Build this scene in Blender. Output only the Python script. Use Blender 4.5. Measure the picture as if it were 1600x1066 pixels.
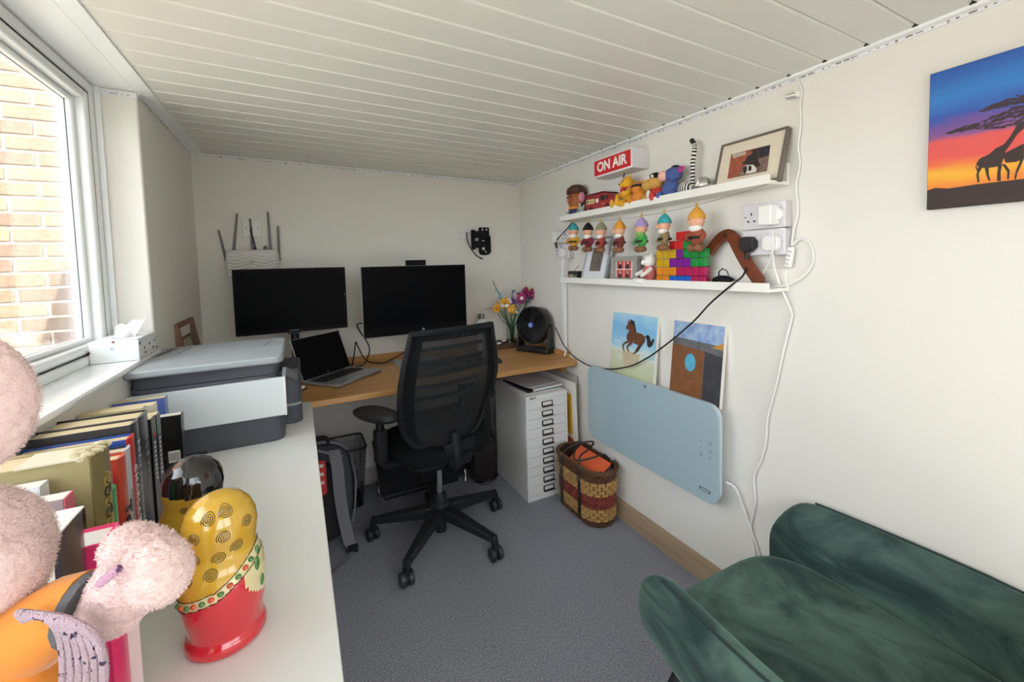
import bpy, math, random
from mathutils import Vector, Matrix, Euler
random.seed(7)
PI = math.pi
SC = bpy.context.scene
COL = SC.collection
for o in list(bpy.data.objects):
    bpy.data.objects.remove(o)

# ------------------------------------------------------------------ camera
FPX, CX, CY, CAMZ = 662.3, 807.8, 449.3, 1.32          # pixels of a 1600x1066 frame, metres
ROT = (Matrix.Rotation(math.radians(-27.401), 3, 'Z') @ Matrix.Rotation(math.radians(-3.1756), 3, 'X')
       @ Matrix.Rotation(math.radians(1.4883), 3, 'Y'))   # columns: right, forward, up
cam = bpy.data.cameras.new('camera')
cam_o = bpy.data.objects.new('camera', cam)
COL.objects.link(cam_o)
cam.sensor_fit = 'HORIZONTAL'
cam.sensor_width = 36.0
cam.lens = FPX / 1600 * 36
cam.shift_x = (800 - CX) / 1600
cam.shift_y = (CY - 533) / 1600
cam.clip_start = 0.02
m4 = Matrix((( ROT[0][0], ROT[0][2], -ROT[0][1], 0), (ROT[1][0], ROT[1][2], -ROT[1][1], 0),
             (ROT[2][0], ROT[2][2], -ROT[2][1], CAMZ), (0, 0, 0, 1)))
cam_o.matrix_world = m4
SC.camera = cam_o

# ------------------------------------------------------------------ sky, sun, exposure
SC.view_settings.view_transform = 'Standard'
SC.view_settings.look = 'None'
SC.view_settings.gamma = 1
SC.view_settings.use_curve_mapping = False
SC.view_settings.exposure = 0.92
wd = bpy.data.worlds.new('sky'); SC.world = wd
wd.use_nodes = True
bg = wd.node_tree.nodes['Background']
bg.inputs[0].default_value = (0.86, 0.93, 1.0, 1)
bg.inputs[1].default_value = 3.8
sl = bpy.data.lights.new('sun', 'SUN'); so = bpy.data.objects.new('sun', sl); COL.objects.link(so)
sl.energy = 11.0; sl.angle = math.radians(0.6); sl.color = (1, 0.95, 0.86)
so.rotation_euler = Vector((-0.30, 0.80, -1.0)).to_track_quat('-Z', 'Y').to_euler()
so.location = (3, -4, 6)

# ------------------------------------------------------------------ pixel rays
def ray(x, y): return ROT @ Vector(((x - CX) / FPX, 1, -(y - CY) / FPX))
CAMP = Vector((0, 0, CAMZ))
def onz(x, y, z): d = ray(x, y); return CAMP + d * ((z - CAMZ) / d.z)
def onx(x, y, X): d = ray(x, y); return CAMP + d * (X / d.x)
def ony(x, y, Y): d = ray(x, y); return CAMP + d * (Y / d.y)

# ------------------------------------------------------------------ materials
def lin(h):
    if isinstance(h, str):
        h = h.lstrip('#'); c = [int(h[i:i + 2], 16) / 255 for i in (0, 2, 4)]
        return tuple((v / 12.92 if v <= .04045 else ((v + .055) / 1.055) ** 2.4) for v in c) + (1,)
    return tuple(h) + ((1,) if len(h) == 3 else ())
MATS = {}
def M(name, col='#808080', rough=.5, metal=0., spec=.5, bump=None, var=None, coat=0., emit=0., alpha=1., sheen=0., bcoord='Object', stretch=None):
    """bump=(scale,strength[,detail]); var=(scale,colour2,sharp) noise mix of two colours"""
    if name in MATS: return MATS[name]
    m = bpy.data.materials.new(name); m.use_nodes = True
    nt = m.node_tree; N = nt.nodes; L = nt.links
    b = N['Principled BSDF']
    b.inputs['Base Color'].default_value = lin(col)
    b.inputs['Roughness'].default_value = rough
    b.inputs['Metallic'].default_value = metal
    b.inputs['Specular IOR Level'].default_value = spec
    b.inputs['Coat Weight'].default_value = coat
    b.inputs['Coat Roughness'].default_value = .08
    b.inputs['Alpha'].default_value = alpha
    if sheen:
        b.inputs['Sheen Weight'].default_value = sheen
        b.inputs['Sheen Roughness'].default_value = .35
    if emit:
        b.inputs['Emission Color'].default_value = lin(col); b.inputs['Emission Strength'].default_value = emit
    if bump or var:
        tc = N.new('ShaderNodeTexCoord'); src = tc.outputs[bcoord]
        if stretch:
            mp = N.new('ShaderNodeMapping'); mp.inputs['Scale'].default_value = stretch
            L.new(src, mp.inputs[0]); src = mp.outputs[0]
    if bump:
        n = N.new('ShaderNodeTexNoise'); n.inputs['Scale'].default_value = bump[0]
        n.inputs['Detail'].default_value = bump[2] if len(bump) > 2 else 3
        L.new(src, n.inputs['Vector'])
        bp = N.new('ShaderNodeBump'); bp.inputs['Strength'].default_value = bump[1]
        bp.inputs['Distance'].default_value = .01
        L.new(n.outputs[0], bp.inputs['Height']); L.new(bp.outputs[0], b.inputs['Normal'])
    if var:
        n = N.new('ShaderNodeTexNoise'); n.inputs['Scale'].default_value = var[0]; n.inputs['Detail'].default_value = 4
        L.new(src, n.inputs['Vector'])
        r = N.new('ShaderNodeValToRGB'); s = var[2] if len(var) > 2 else .2
        ce = var[3] if len(var) > 3 else .5; r.color_ramp.elements[0].position = ce - s; r.color_ramp.elements[1].position = ce + s
        r.color_ramp.elements[0].color = lin(col); r.color_ramp.elements[1].color = lin(var[1])
        L.new(n.outputs[0], r.inputs[0]); L.new(r.outputs[0], b.inputs['Base Color'])
    MATS[name] = m
    return m
def ramp_mat(name, axis, stops, rough=.6, noise=None, size=1.0, origin=0.0):
    """flat print: colour bands along one local axis, edges broken by noise"""
    m = bpy.data.materials.new(name); m.use_nodes = True
    nt = m.node_tree; N = nt.nodes; L = nt.links; b = N['Principled BSDF']; b.inputs['Roughness'].default_value = rough
    tc = N.new('ShaderNodeTexCoord'); sp = N.new('ShaderNodeSeparateXYZ'); L.new(tc.outputs['Object'], sp.inputs[0])
    v = sp.outputs[axis]
    mr = N.new('ShaderNodeMapRange'); mr.inputs['From Min'].default_value = origin; mr.inputs['From Max'].default_value = origin + size
    L.new(v, mr.inputs['Value']); v = mr.outputs[0]
    if noise:
        mp = N.new('ShaderNodeMapping'); mp.inputs['Scale'].default_value = noise[2]; L.new(tc.outputs['Object'], mp.inputs[0])
        n = N.new('ShaderNodeTexNoise'); n.inputs['Scale'].default_value = noise[0]; n.inputs['Detail'].default_value = 5; L.new(mp.outputs[0], n.inputs['Vector'])
        ma = N.new('ShaderNodeMath'); ma.operation = 'MULTIPLY_ADD'; ma.inputs[1].default_value = noise[1]
        sb = N.new('ShaderNodeMath'); sb.operation = 'SUBTRACT'; sb.inputs[1].default_value = .5; L.new(n.outputs[0], sb.inputs[0])
        L.new(sb.outputs[0], ma.inputs[0]); L.new(v, ma.inputs[2]); v = ma.outputs[0]
    r = N.new('ShaderNodeValToRGB'); cr = r.color_ramp
    while len(cr.elements) < len(stops): cr.elements.new(.5)
    for e, (p, c) in zip(cr.elements, stops): e.position = p; e.color = lin(c)
    L.new(v, r.inputs[0]); L.new(r.outputs[0], b.inputs['Base Color'])
    MATS[name] = m
    return m
def glass_mat(name, tint=(1, 1, 1), refl=.08, rough=.0):
    if name in MATS: return MATS[name]
    m = bpy.data.materials.new(name); m.use_nodes = True
    nt = m.node_tree; N = nt.nodes; L = nt.links
    N.remove(N['Principled BSDF'])
    t = N.new('ShaderNodeBsdfTransparent'); t.inputs[0].default_value = tuple(tint) + (1,)
    g = N.new('ShaderNodeBsdfGlossy'); g.inputs['Roughness'].default_value = rough
    lw = N.new('ShaderNodeLayerWeight'); lw.inputs[0].default_value = .25
    ma = N.new('ShaderNodeMath'); ma.operation = 'MULTIPLY_ADD'; ma.inputs[1].default_value = .5; ma.inputs[2].default_value = refl * .3
    L.new(lw.outputs['Fresnel'], ma.inputs[0])
    mx = N.new('ShaderNodeMixShader'); L.new(ma.outputs[0], mx.inputs[0]); L.new(t.outputs[0], mx.inputs[1]); L.new(g.outputs[0], mx.inputs[2])
    L.new(mx.outputs[0], N['Material Output'].inputs[0])
    MATS[name] = m
    return m
def wood_mat(name, c1, c2, scale=(1.5, 18, 18), rough=.45):
    if name in MATS: return MATS[name]
    m = bpy.data.materials.new(name); m.use_nodes = True
    nt = m.node_tree; N = nt.nodes; L = nt.links; b = N['Principled BSDF']; b.inputs['Roughness'].default_value = rough
    tc = N.new('ShaderNodeTexCoord'); mp = N.new('ShaderNodeMapping'); mp.inputs['Scale'].default_value = scale
    L.new(tc.outputs['Object'], mp.inputs[0])
    n = N.new('ShaderNodeTexNoise'); n.inputs['Scale'].default_value = 2.2; n.inputs['Detail'].default_value = 8; n.inputs['Distortion'].default_value = .6
    L.new(mp.outputs[0], n.inputs['Vector'])
    r = N.new('ShaderNodeValToRGB'); r.color_ramp.elements[0].position = .3; r.color_ramp.elements[1].position = .7
    r.color_ramp.elements[0].color = lin(c1); r.color_ramp.elements[1].color = lin(c2)
    L.new(n.outputs[0], r.inputs[0]); L.new(r.outputs[0], b.inputs['Base Color'])
    bp = N.new('ShaderNodeBump'); bp.inputs['Strength'].default_value = .08; bp.inputs['Distance'].default_value = .005
    L.new(n.outputs[0], bp.inputs['Height']); L.new(bp.outputs[0], b.inputs['Normal'])
    MATS[name] = m
    return m

# ------------------------------------------------------------------ mesh builder
class MB:
    def __init__(s): s.v = []; s.f = []; s.mi = []; s.cur = 0
    def add(s, vs, fs):
        n = len(s.v); s.v += [tuple(p) for p in vs]; s.f += [tuple(i + n for i in f) for f in fs]; s.mi += [s.cur] * len(fs); return s
    def box(s, x0, x1, y0, y1, z0, z1):
        return s.add([(x0, y0, z0), (x1, y0, z0), (x1, y1, z0), (x0, y1, z0), (x0, y0, z1), (x1, y0, z1), (x1, y1, z1), (x0, y1, z1)],
                     [(0, 3, 2, 1), (4, 5, 6, 7), (0, 1, 5, 4), (1, 2, 6, 5), (2, 3, 7, 6), (3, 0, 4, 7)])
    def obox(s, c, d, rot=(0, 0, 0)):
        R = Euler(rot).to_matrix(); c = Vector(c); t = MB().box(-d[0] / 2, d[0] / 2, -d[1] / 2, d[1] / 2, -d[2] / 2, d[2] / 2)
        return s.add([c + R @ Vector(p) for p in t.v], t.f)
    def bar(s, a, b, w, h, up=(0, 0, 1), w2=None, h2=None):
        """tapered rectangular bar from a to b"""
        a = Vector(a); b = Vector(b); d = (b - a).normalized(); u = Vector(up); r = d.cross(u)
        if r.length < 1e-5: r = d.cross(Vector((0, 1, 0)))
        r.normalize(); u = r.cross(d).normalized(); w2 = w if w2 is None else w2; h2 = h if h2 is None else h2
        vs = []
        for p, ww, hh in ((a, w, h), (b, w2, h2)):
            for i, j in ((-1, -1), (1, -1), (1, 1), (-1, 1)): vs.append(p + r * (i * ww / 2) + u * (j * hh / 2))
        return s.add(vs, [(3, 2, 1, 0), (4, 5, 6, 7), (0, 1, 5, 4), (1, 2, 6, 5), (2, 3, 7, 6), (3, 0, 4, 7)])
    def prism(s, poly, a, b, axis='y'):
        """polygon (2-d) extruded along axis from a to b; 'y': poly in xz, 'z': xy, 'x': yz"""
        n = len(poly)
        def p3(p, t): return {'y': (p[0], t, p[1]), 'z': (p[0], p[1], t), 'x': (t, p[0], p[1])}[axis]
        vs = [p3(p, a) for p in poly] + [p3(p, b) for p in poly]
        fs = [tuple(range(n)), tuple(range(2 * n - 1, n - 1, -1))] + [(i, i + n, (i + 1) % n + n, (i + 1) % n) for i in range(n)]
        return s.add(vs, fs)
    def face(s, poly, y): return s.add([(p[0], y, p[1]) for p in poly], [tuple(range(len(poly)))])
    def lathe(s, prof, n=24, c=(0, 0, 0), axis='z', a0=0, a1=2 * PI):
        full = abs(a1 - a0 - 2 * PI) < 1e-6; k = n if full else n + 1; m = len(prof); vs = []
        for i in range(k):
            t = a0 + (a1 - a0) * i / n
            for r, z in prof:
                x, y = r * math.cos(t), r * math.sin(t)
                p = {'z': (x, y, z), 'y': (x, z, y), 'x': (z, x, y)}[axis]
                vs.append((p[0] + c[0], p[1] + c[1], p[2] + c[2]))
        fs = []
        for i in range(n):
            for j in range(m - 1):
                a = i * m + j; b = ((i + 1) % k) * m + j
                fs.append((a, b, b + 1, a + 1) if axis != 'y' else (a, a + 1, b + 1, b))
        return s.add(vs, fs)
    def cyl(s, a, b, r, r2=None, n=16): return s.tube([a, b], [r, r if r2 is None else r2], n)
    def tube(s, pts, r, n=8, closed=False, caps=True):
        P = [Vector(p) for p in pts]; k = len(P); rs = r if isinstance(r, (list, tuple)) else [r] * k; vs = []; fs = []
        prev = None
        for i, p in enumerate(P):
            if closed: d = P[(i + 1) % k] - P[i - 1]
            else: d = P[min(i + 1, k - 1)] - P[max(i - 1, 0)]
            if d.length < 1e-9: d = Vector((0, 0, 1))
            d.normalize()
            if prev is None:
                u = Vector((0, 0, 1)) if abs(d.z) < .9 else Vector((1, 0, 0))
            else: u = prev
            r1 = d.cross(u)
            if r1.length < 1e-6: r1 = d.orthogonal()
            r1.normalize(); u = r1.cross(d).normalized(); prev = u
            for j in range(n):
                t = 2 * PI * j / n; vs.append(p + r1 * (rs[i] * math.cos(t)) + u * (rs[i] * math.sin(t)))
        for i in range(k if closed else k - 1):
            for j in range(n):
                a = i * n + j; a2 = i * n + (j + 1) % n; b = ((i + 1) % k) * n + j; b2 = ((i + 1) % k) * n + (j + 1) % n
                fs.append((a, a2, b2, b))
        if caps and not closed: fs += [tuple(range(n - 1, -1, -1)), tuple((k - 1) * n + j for j in range(n))]
        return s.add(vs, fs)
    def ell(s, c, r, nu=16, nv=10, rot=None, fn=None):
        if not isinstance(r, (list, tuple)): r = (r, r, r)
        R = Euler(rot).to_matrix() if rot else None; vs = []; fs = []
        for i in range(1, nv):
            ph = PI * i / nv
            for j in range(nu):
                t = 2 * PI * j / nu; p = Vector((math.sin(ph) * math.cos(t), math.sin(ph) * math.sin(t), math.cos(ph)))
                if fn: p = fn(p)
                vs.append(Vector((p.x * r[0], p.y * r[1], p.z * r[2])))
        for z in (1, -1):
            p = Vector((0, 0, z)); p = fn(p) if fn else p
            vs.append(Vector((p.x * r[0], p.y * r[1], p.z * r[2])))
        if R: vs = [R @ q for q in vs]
        c = Vector(c); vs = [q + c for q in vs]; T = len(vs) - 2; B = T + 1
        for i in range(nv - 2):
            for j in range(nu):
                a = i * nu + j; b = i * nu + (j + 1) % nu
                fs.append((a, a + nu, b + nu, b))
        for j in range(nu):
            fs.append((T, j, (j + 1) % nu)); fs.append((B, (nv - 2) * nu + (j + 1) % nu, (nv - 2) * nu + j))
        return s.add(vs, fs)
    def grid(s, fn, nu, nv, closeu=False):
        k = nu if closeu else nu + 1
        vs = [fn(i / nu, j / nv) for j in range(nv + 1) for i in range(k)]; fs = []
        for j in range(nv):
            for i in range(nu):
                a = j * k + i; b = j * k + (i + 1) % k
                fs.append((a, b, b + k, a + k))
        return s.add(vs, fs)
    def shell(s, fn, nu, nv, thick):
        """grid with thickness along its normals"""
        t = MB().grid(fn, nu, nv); me = bpy.data.meshes.new('t'); me.from_pydata(t.v, [], t.f); me.update()
        nr = [Vector(q.normal) for q in me.vertices]; bpy.data.meshes.remove(me)
        n = len(t.v); k = nu + 1
        vs = [Vector(p) + q * (thick / 2) for p, q in zip(t.v, nr)] + [Vector(p) - q * (thick / 2) for p, q in zip(t.v, nr)]
        fs = list(t.f) + [tuple(i + n for i in reversed(f)) for f in t.f]
        edge = [i for i in range(k)] + [j * k + nu for j in range(1, nv + 1)] + [nv * k + i for i in range(nu - 1, -1, -1)] + [j * k for j in range(nv - 1, 0, -1)]
        for i, a in enumerate(edge):
            b = edge[(i + 1) % len(edge)]; fs.append((b, a, a + n, b + n))
        return s.add(vs, fs)
    def build(s, name, mat=None, parent=None, smooth=True, bevel=0, seg=2, sub=0, ang=35, loc=None, rot=None):
        me = bpy.data.meshes.new(name); me.from_pydata(s.v, [], s.f)
        mats = mat if isinstance(mat, (list, tuple)) else [mat]
        for q in mats: me.materials.append(q)
        if any(s.mi): me.polygons.foreach_set('material_index', s.mi)
        me.validate(); me.update()
        if smooth:
            me.polygons.foreach_set('use_smooth', [True] * len(me.polygons)); me.set_sharp_from_angle(angle=math.radians(ang))
        o = bpy.data.objects.new(name, me); COL.objects.link(o)
        if parent: o.parent = parent
        if loc: o.location = loc
        if rot: o.rotation_euler = rot
        if bevel:
            b = o.modifiers.new('bevel', 'BEVEL'); b.width = bevel; b.segments = seg; b.limit_method = 'ANGLE'; b.angle_limit = math.radians(40)
        if sub:
            b = o.modifiers.new('sub', 'SUBSURF'); b.levels = sub; b.render_levels = sub
        return o
def tag(o, label=None, cat=None, group=None, kind=None):
    if label: o['label'] = label
    if cat: o['category'] = cat
    if group: o['group'] = group
    if kind: o['kind'] = kind
    return o
def thing(name, label, cat, loc=(0, 0, 0), rotz=0, group=None, rot=None):
    o = bpy.data.objects.new(name, None); COL.objects.link(o); o.empty_display_size = .05
    o.location = loc; o.rotation_euler = rot if rot else (0, 0, rotz)
    return tag(o, label, cat, group)
def wthing(name, label, cat, y, z, x=1.43, group=None):        # on the right wall: local x to the viewer's right, -y out of the wall
    return thing(name, label, cat, (x, y, z), -PI / 2, group)
def copy_tree(o, parent=None):
    c = o.copy(); COL.objects.link(c); c.parent = parent
    for ch in list(o.children): copy_tree(ch, c)
    return c
def struct(o): o['kind'] = 'structure'; return o
def rrect(w, h, r, n=5, cx=0, cz=0):
    pts = []
    for sx, sz, a in ((1, 1, 0), (-1, 1, PI / 2), (-1, -1, PI), (1, -1, 3 * PI / 2)):
        for i in range(n + 1):
            t = a + PI / 2 * i / n; pts.append((cx + sx * (w / 2 - r) + r * math.cos(t), cz + sz * (h / 2 - r) + r * math.sin(t)))
    return pts
def circ(r, n=16, cx=0, cz=0, rz=None): return [(cx + r * math.cos(2 * PI * i / n), cz + (rz or r) * math.sin(2 * PI * i / n)) for i in range(n)]
def spline(pts, n=8):
    P = [Vector(p) for p in pts]; out = []
    for i in range(len(P) - 1):
        a = P[max(i - 1, 0)]; b = P[i]; c = P[i + 1]; d = P[min(i + 2, len(P) - 1)]
        for k in range(n):
            t = k / n; out.append(.5 * ((2 * b) + (c - a) * t + (2 * a - 5 * b + 4 * c - d) * t * t + (3 * b - a - 3 * c + d) * t ** 3))
    out.append(P[-1]); return out
def text_mesh(txt, size, bold=0., ext=.0004, spacing=1.0, squash=1.0):
    cu = bpy.data.curves.new('t', 'FONT'); cu.body = txt; cu.size = size; cu.extrude = ext; cu.offset = bold; cu.align_x = 'CENTER'; cu.align_y = 'CENTER'
    cu.space_character = spacing; cu.resolution_u = 3
    o = bpy.data.objects.new('t', cu); COL.objects.link(o); bpy.context.view_layer.update()
    me = bpy.data.meshes.new_from_object(o.evaluated_get(bpy.context.evaluated_depsgraph_get()))
    bpy.data.objects.remove(o); bpy.data.curves.remove(cu)
    for v in me.vertices: v.co = (v.co.x * squash, v.co.y, v.co.z)
    return me
def text(txt, size, mat, parent, loc, rot=(PI / 2, 0, 0), bold=0., spacing=1.0, squash=1.0, name='lettering'):
    me = text_mesh(txt, size, bold, .0004, spacing, squash); me.name = name; me.materials.append(mat)
    o = bpy.data.objects.new(name, me); COL.objects.link(o); o.parent = parent; o.location = loc; o.rotation_euler = rot
    return o
# ================================================================== the setting
XL, XR, YB, YF = -.447, 1.43, 2.686, -.85
def zc(x): return 1.93 - .0215 * (x + .447)
wallm = M('wall_paint', '#e4e0d7', .75, spec=.25, bump=(120, .03))
upvc = M('upvc_white', '#eef0ef', .28, coat=.1)
gask = M('rubber_black', '#1a1a1c', .7)
carpet = M('carpet', '#787983', .95, spec=.1, bump=(380, .6, 2), var=(210, '#b0b1bb', .14))
struct(MB().box(XL - .2, XR + .1, YF - .1, YB + .1, -.08, 0).build('floor', carpet))
struct(MB().box(XL - .15, XR + .12, YB, YB + .12, -.05, 2.04).build('wall_back', wallm))
struct(MB().box(XR, XR + .12, YF, YB + .01, -.05, 2.04).build('wall_right', wallm))
SILL = 1.04
wl = MB()
wl.box(XL - .19, XL, 1.878, YB + .01, -.05, 2.04)
wl.box(XL - .19, XL, YF, 1.878, -.05, SILL)
wl.box(XL - .19, XL, YF, -.55, SILL, 2.04)
struct(wl.build('wall_left', wallm, bevel=.006))
wf = MB()
wf.box(XL - .19, -.38, YF - .12, YF, -.05, 2.04); wf.box(1.36, XR + .12, YF - .12, YF, -.05, 2.04); wf.box(-.38, 1.36, YF - .12, YF, 1.86, 2.04)
struct(wf.build('wall_front', wallm))
# unseen glazed door behind the camera, made wide to let in more daylight
d1 = thing('door_1', None, None, (.49, YF - .06, 0)); struct(d1)
fr = MB()
for x in (-.87, -.035, .80): fr.box(x, x + .07, -.035, .035, 0, 1.86)
fr.box(-.87, .87, -.035, .035, 0, .07); fr.box(-.87, .87, -.035, .035, 1.79, 1.86)
fr.build('door_frame', upvc, d1, bevel=.004)
for x in (-.8, .035): MB().box(x, x + .765, -.006, .006, .07, 1.79).build('glass', glass_mat('window_glass'), d1)
# ceiling: sloping slab with one strip per board
cl = MB()
x0, x1 = XL - .19, XR + .12
cl.add([(x0, YF - .12, zc(x0) + .006), (x1, YF - .12, zc(x1) + .006), (x1, YB + .12, zc(x1) + .006), (x0, YB + .12, zc(x0) + .006),
        (x0, YF - .12, zc(x0) + .08), (x1, YF - .12, zc(x1) + .08), (x1, YB + .12, zc(x1) + .08), (x0, YB + .12, zc(x0) + .08)],
       [(0, 3, 2, 1), (4, 5, 6, 7), (0, 1, 5, 4), (1, 2, 6, 5), (2, 3, 7, 6), (3, 0, 4, 7)])
ceil = struct(cl.build('ceiling', M('ceiling_groove', '#f4f3ea', .35)))  # gleam of the grooves put into a colour paler than the boards
pan = M('pvc_board', '#dbd9d1', .3, spec=.45)
BL = 1.822
pm = MB().prism([(.0, .012), (.0, .004), (.0045, 0), (.096, 0), (.1005, .004), (.1005, .012)], 0, BL, 'x')
tilt = (0, math.atan(.0215), 0)
first = None
k = 0
y = .507 - .1025 * 13
while y < YB - .005:
    if first is None:
        o = pm.build('board', pan, ceil, smooth=False); first = o
    else:
        o = first.copy(); COL.objects.link(o)
    o.location = (-.405, y, zc(-.405)); o.rotation_euler = tilt
    if y + .1 > YB: o.scale = (1, (YB - y) / .1, 1)
    y += .1025
tr = MB(); tr.box(-.045, .003, YF, YB, -.004, .012)
struct(tr.build('trim_1', upvc, bevel=.002, loc=(-.402, 0, zc(-.402)), rot=tilt))
tr = MB(); tr.box(0, .1, YF, 1.878, -.001, .012)
struct(tr.build('trim_2', upvc, loc=(-.549, 0, zc(-.549)), rot=tilt))
tr = MB(); tr.box(-.022, 0, YF, YB, -.008, .012)
struct(tr.build('trim_3', upvc, bevel=.002, loc=(XR, 0, zc(XR)), rot=tilt))
# grey edge marks where each board meets the right-hand trim
gap = MB(); y = .507 - .1025 * 10
while y < YB - .05:
    gap.box(-.027, -.021, y - .007, y + .005, -.0012, .006); y += .1025
gp = gap.build('trim_gap', M('dark_gap', '#35322e', .8), ceil, loc=(XR, 0, zc(XR)), rot=tilt); gp['kind'] = 'stuff'
# skirting boards
oak = wood_mat('oak_skirting', '#ab937a', '#99826a', (14, .9, 14), .5)
prof = [(0, 0), (-.018, 0), (-.018, .068), (-.015, .074), (-.015, .079), (-.011, .086), (-.006, .095), (0, .095)]
sk = MB(); sk.prism([(XR + p[0], p[1]) for p in prof], YF, YB, 'y'); struct(sk.build('baseboard_right', oak))
sk = MB(); sk.prism([(YB + p[0], p[1]) for p in prof], XL, XR, 'x'); struct(sk.build('baseboard_back', M('skirting_grey', '#a39d96', .5)))
# window
win = struct(thing('window_1', None, None, (-.555, 1.878, SILL)))
def frame_rect(y0, y1, z0, z1, w, xa, xb, name, bev, mat=upvc):
    b = MB()
    b.box(xa, xb, y1 - w, y1, z0, z1); b.box(xa, xb, y0, y0 + w, z0, z1); b.box(xa, xb, y0 + w, y1 - w, z0, z0 + w); b.box(xa, xb, y0 + w, y1 - w, z1 - w, z1)
    return b.build(name, mat, win, bevel=bev)
ZH = zc(-.55) - SILL - .001; Y0 = -.55 - 1.878
frame_rect(Y0, -.001, .012, ZH, .030, -.08, 0, 'outer_frame', .005)
frame_rect(Y0 + .030, -.031, .042, ZH - .030, .004, -.07, -.006, 'gasket', 0, gask)
frame_rect(Y0 + .032, -.033, .044, ZH - .032, .026, -.075, -.004, 'sash', .008)
frame_rect(Y0 + .056, -.057, .068, ZH - .056, .016, -.07, -.03, 'glazing_bead', .008)
frame_rect(Y0 + .071, -.072, .083, ZH - .071, .0015, -.0505, -.0475, 'glazing_seal', 0, M('seal_grey', '#5c5e62', .6))
MB().box(-.056, -.05, Y0 + .06, -.06, .07, ZH - .06).build('pane', glass_mat('window_glass'), win)
jl = MB(); jl.box(-.0, .016, -.008, -.0005, .012, ZH); jl.build('jamb_strip', upvc, win, bevel=.002)
sb = MB(); sb.prism([(-.03, 0), (.118, 0), (.122, .004), (.122, .011), (.118, .015), (-.03, .015)], Y0 + .001, -.001, 'y')
sb.build('sill', M('sill_gloss', '#f2f3f3', .15, coat=.5), win)
# ---------------------------------------------------------------- outdoors
struct(MB().box(-14, 14, -14, 14, -.3, -.1).build('ground', M('paving', '#a2a196', .9, bump=(60, .5), var=(9, '#afaea4'))))
struct(MB().box(-9, 9, -4.6, -4.5, -.1, 1.7).build('wall_added_blocker', wood_mat('blocker_wood', '#8a8378', '#757067', (6, 6, 1), .8)))  # unseen barrier added behind the camera to cut light on the back wall
YW = 3.0
mort = M('mortar', '#cfc9be', .9, bump=(200, .3))
ow = struct(MB().box(-7, -.2, YW + .008, YW + .25, -.1, 4.6).build('wall_outside', M('brickwork', '#b08c72', .9, var=(9, '#9c7a64'))))
mt = MB().box(-2.35, -.45, YW + .003, YW + .01, .2, 2.72).build('mortar_bed', mort, ow)
bmats = [M('brick_%s' % n, c, .9, bump=(90, .5), var=(38, c2, .25)) for n, c, c2 in (('buff', '#a58d75', '#8c745e'), ('tan', '#987f6a', '#7f6858'), ('pink', '#a08672', '#8a705e'), ('brown', '#8e7666', '#755f52'))]
bb = []
for q in bmats:
    b = MB().box(0, .211, -.006, .02, 0, .062); bb.append(b.build('brick', q, ow, bevel=.003, seg=1))
r = 0; z = .22; used = [False] * 4
while z < 2.7:
    x = -2.35 + (0 if r % 2 else -.1125)
    while x < -.5:
        i = random.randrange(4); o = bb[i]
        if used[i]: o = bb[i].copy(); COL.objects.link(o)
        used[i] = True
        o.location = (x + random.uniform(-.002, .002), YW + random.uniform(-.003, .002), z); x += .225
    z += .075; r += 1
rf = MB(); rf.box(-.80, 1.75, YF - .3, 2.85, 2.06, 2.2)
struct(rf.build('roof', M('roof_fascia', '#77726a', .6)))
gt = MB()
for zz in (2.045, 2.068, 2.09): gt.box(-.822, -.80, YF - .3, 2.85, zz, zz + .018)
struct(gt.build('trim_4', M('fascia_board', '#b3a48e', .6), bevel=.003))

# ---------------------------------------------------------------- lighting tape under the ceiling edge
led = thing('led_strip', 'white LED tape strip stuck along the wall tops under the ceiling', 'led strip', (XR, 1.0, 1.87))
tape = M('led_tape', '#e8e6ea', .4); chipm = M('led_chip', '#6d665c', .5); copm = M('led_copper', '#c8a890', .4)
def tape_run(a, b, nrm):
    a = Vector(a); b = Vector(b); d = (b - a); Ln = d.length; d.normalize(); n = Vector(nrm); c0 = led.location
    h = .011; vs = []
    t = MB().bar(a - c0 + n * .002, b - c0 + n * .002, h, .002, up=nrm); t.build('tape', tape, led)
    ch = MB(); s = .02
    while s < Ln - .02:
        p = a + d * s - c0 + n * .0032
        ch.bar(p, p + d * random.choice((.004, .006, .014)), random.choice((.002, .0035)), .001, up=nrm); s += random.choice((.016, .02, .03))
    q = ch.build('chips', chipm, led, smooth=False); q['kind'] = 'stuff'
    cp = MB(); s = .05
    while s < Ln: p = a + d * s - c0 + n * .0032; cp.bar(p, p + d * .003, .010, .0008, up=nrm); s += .1
    q = cp.build('solder_pads', copm, led, smooth=False); q['kind'] = 'stuff'
    MB().bar(a - c0 + n * .003 + Vector((0, 0, .0085)), b - c0 + n * .003 + Vector((0, 0, .0085)), .005, .006, up=nrm).build('bead', upvc, led)
def zt(x): return zc(x) - .014
tape_run((XR, -.8, zt(XR) + .003), (XR, YB, zt(XR) + .003), (-1, 0, 0))
tape_run((XR, YB, zt(XR)), (XL, YB, zt(XL)), (0, -1, 0))
tape_run((XL, YB, zt(XL)), (XL, 1.88, zt(XL)), (1, 0, 0))
tape_run((XL, 1.878, zt(XL) - .002), (-.545, 1.878, zt(-.545) - .002), (0, -1, 0))
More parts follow.
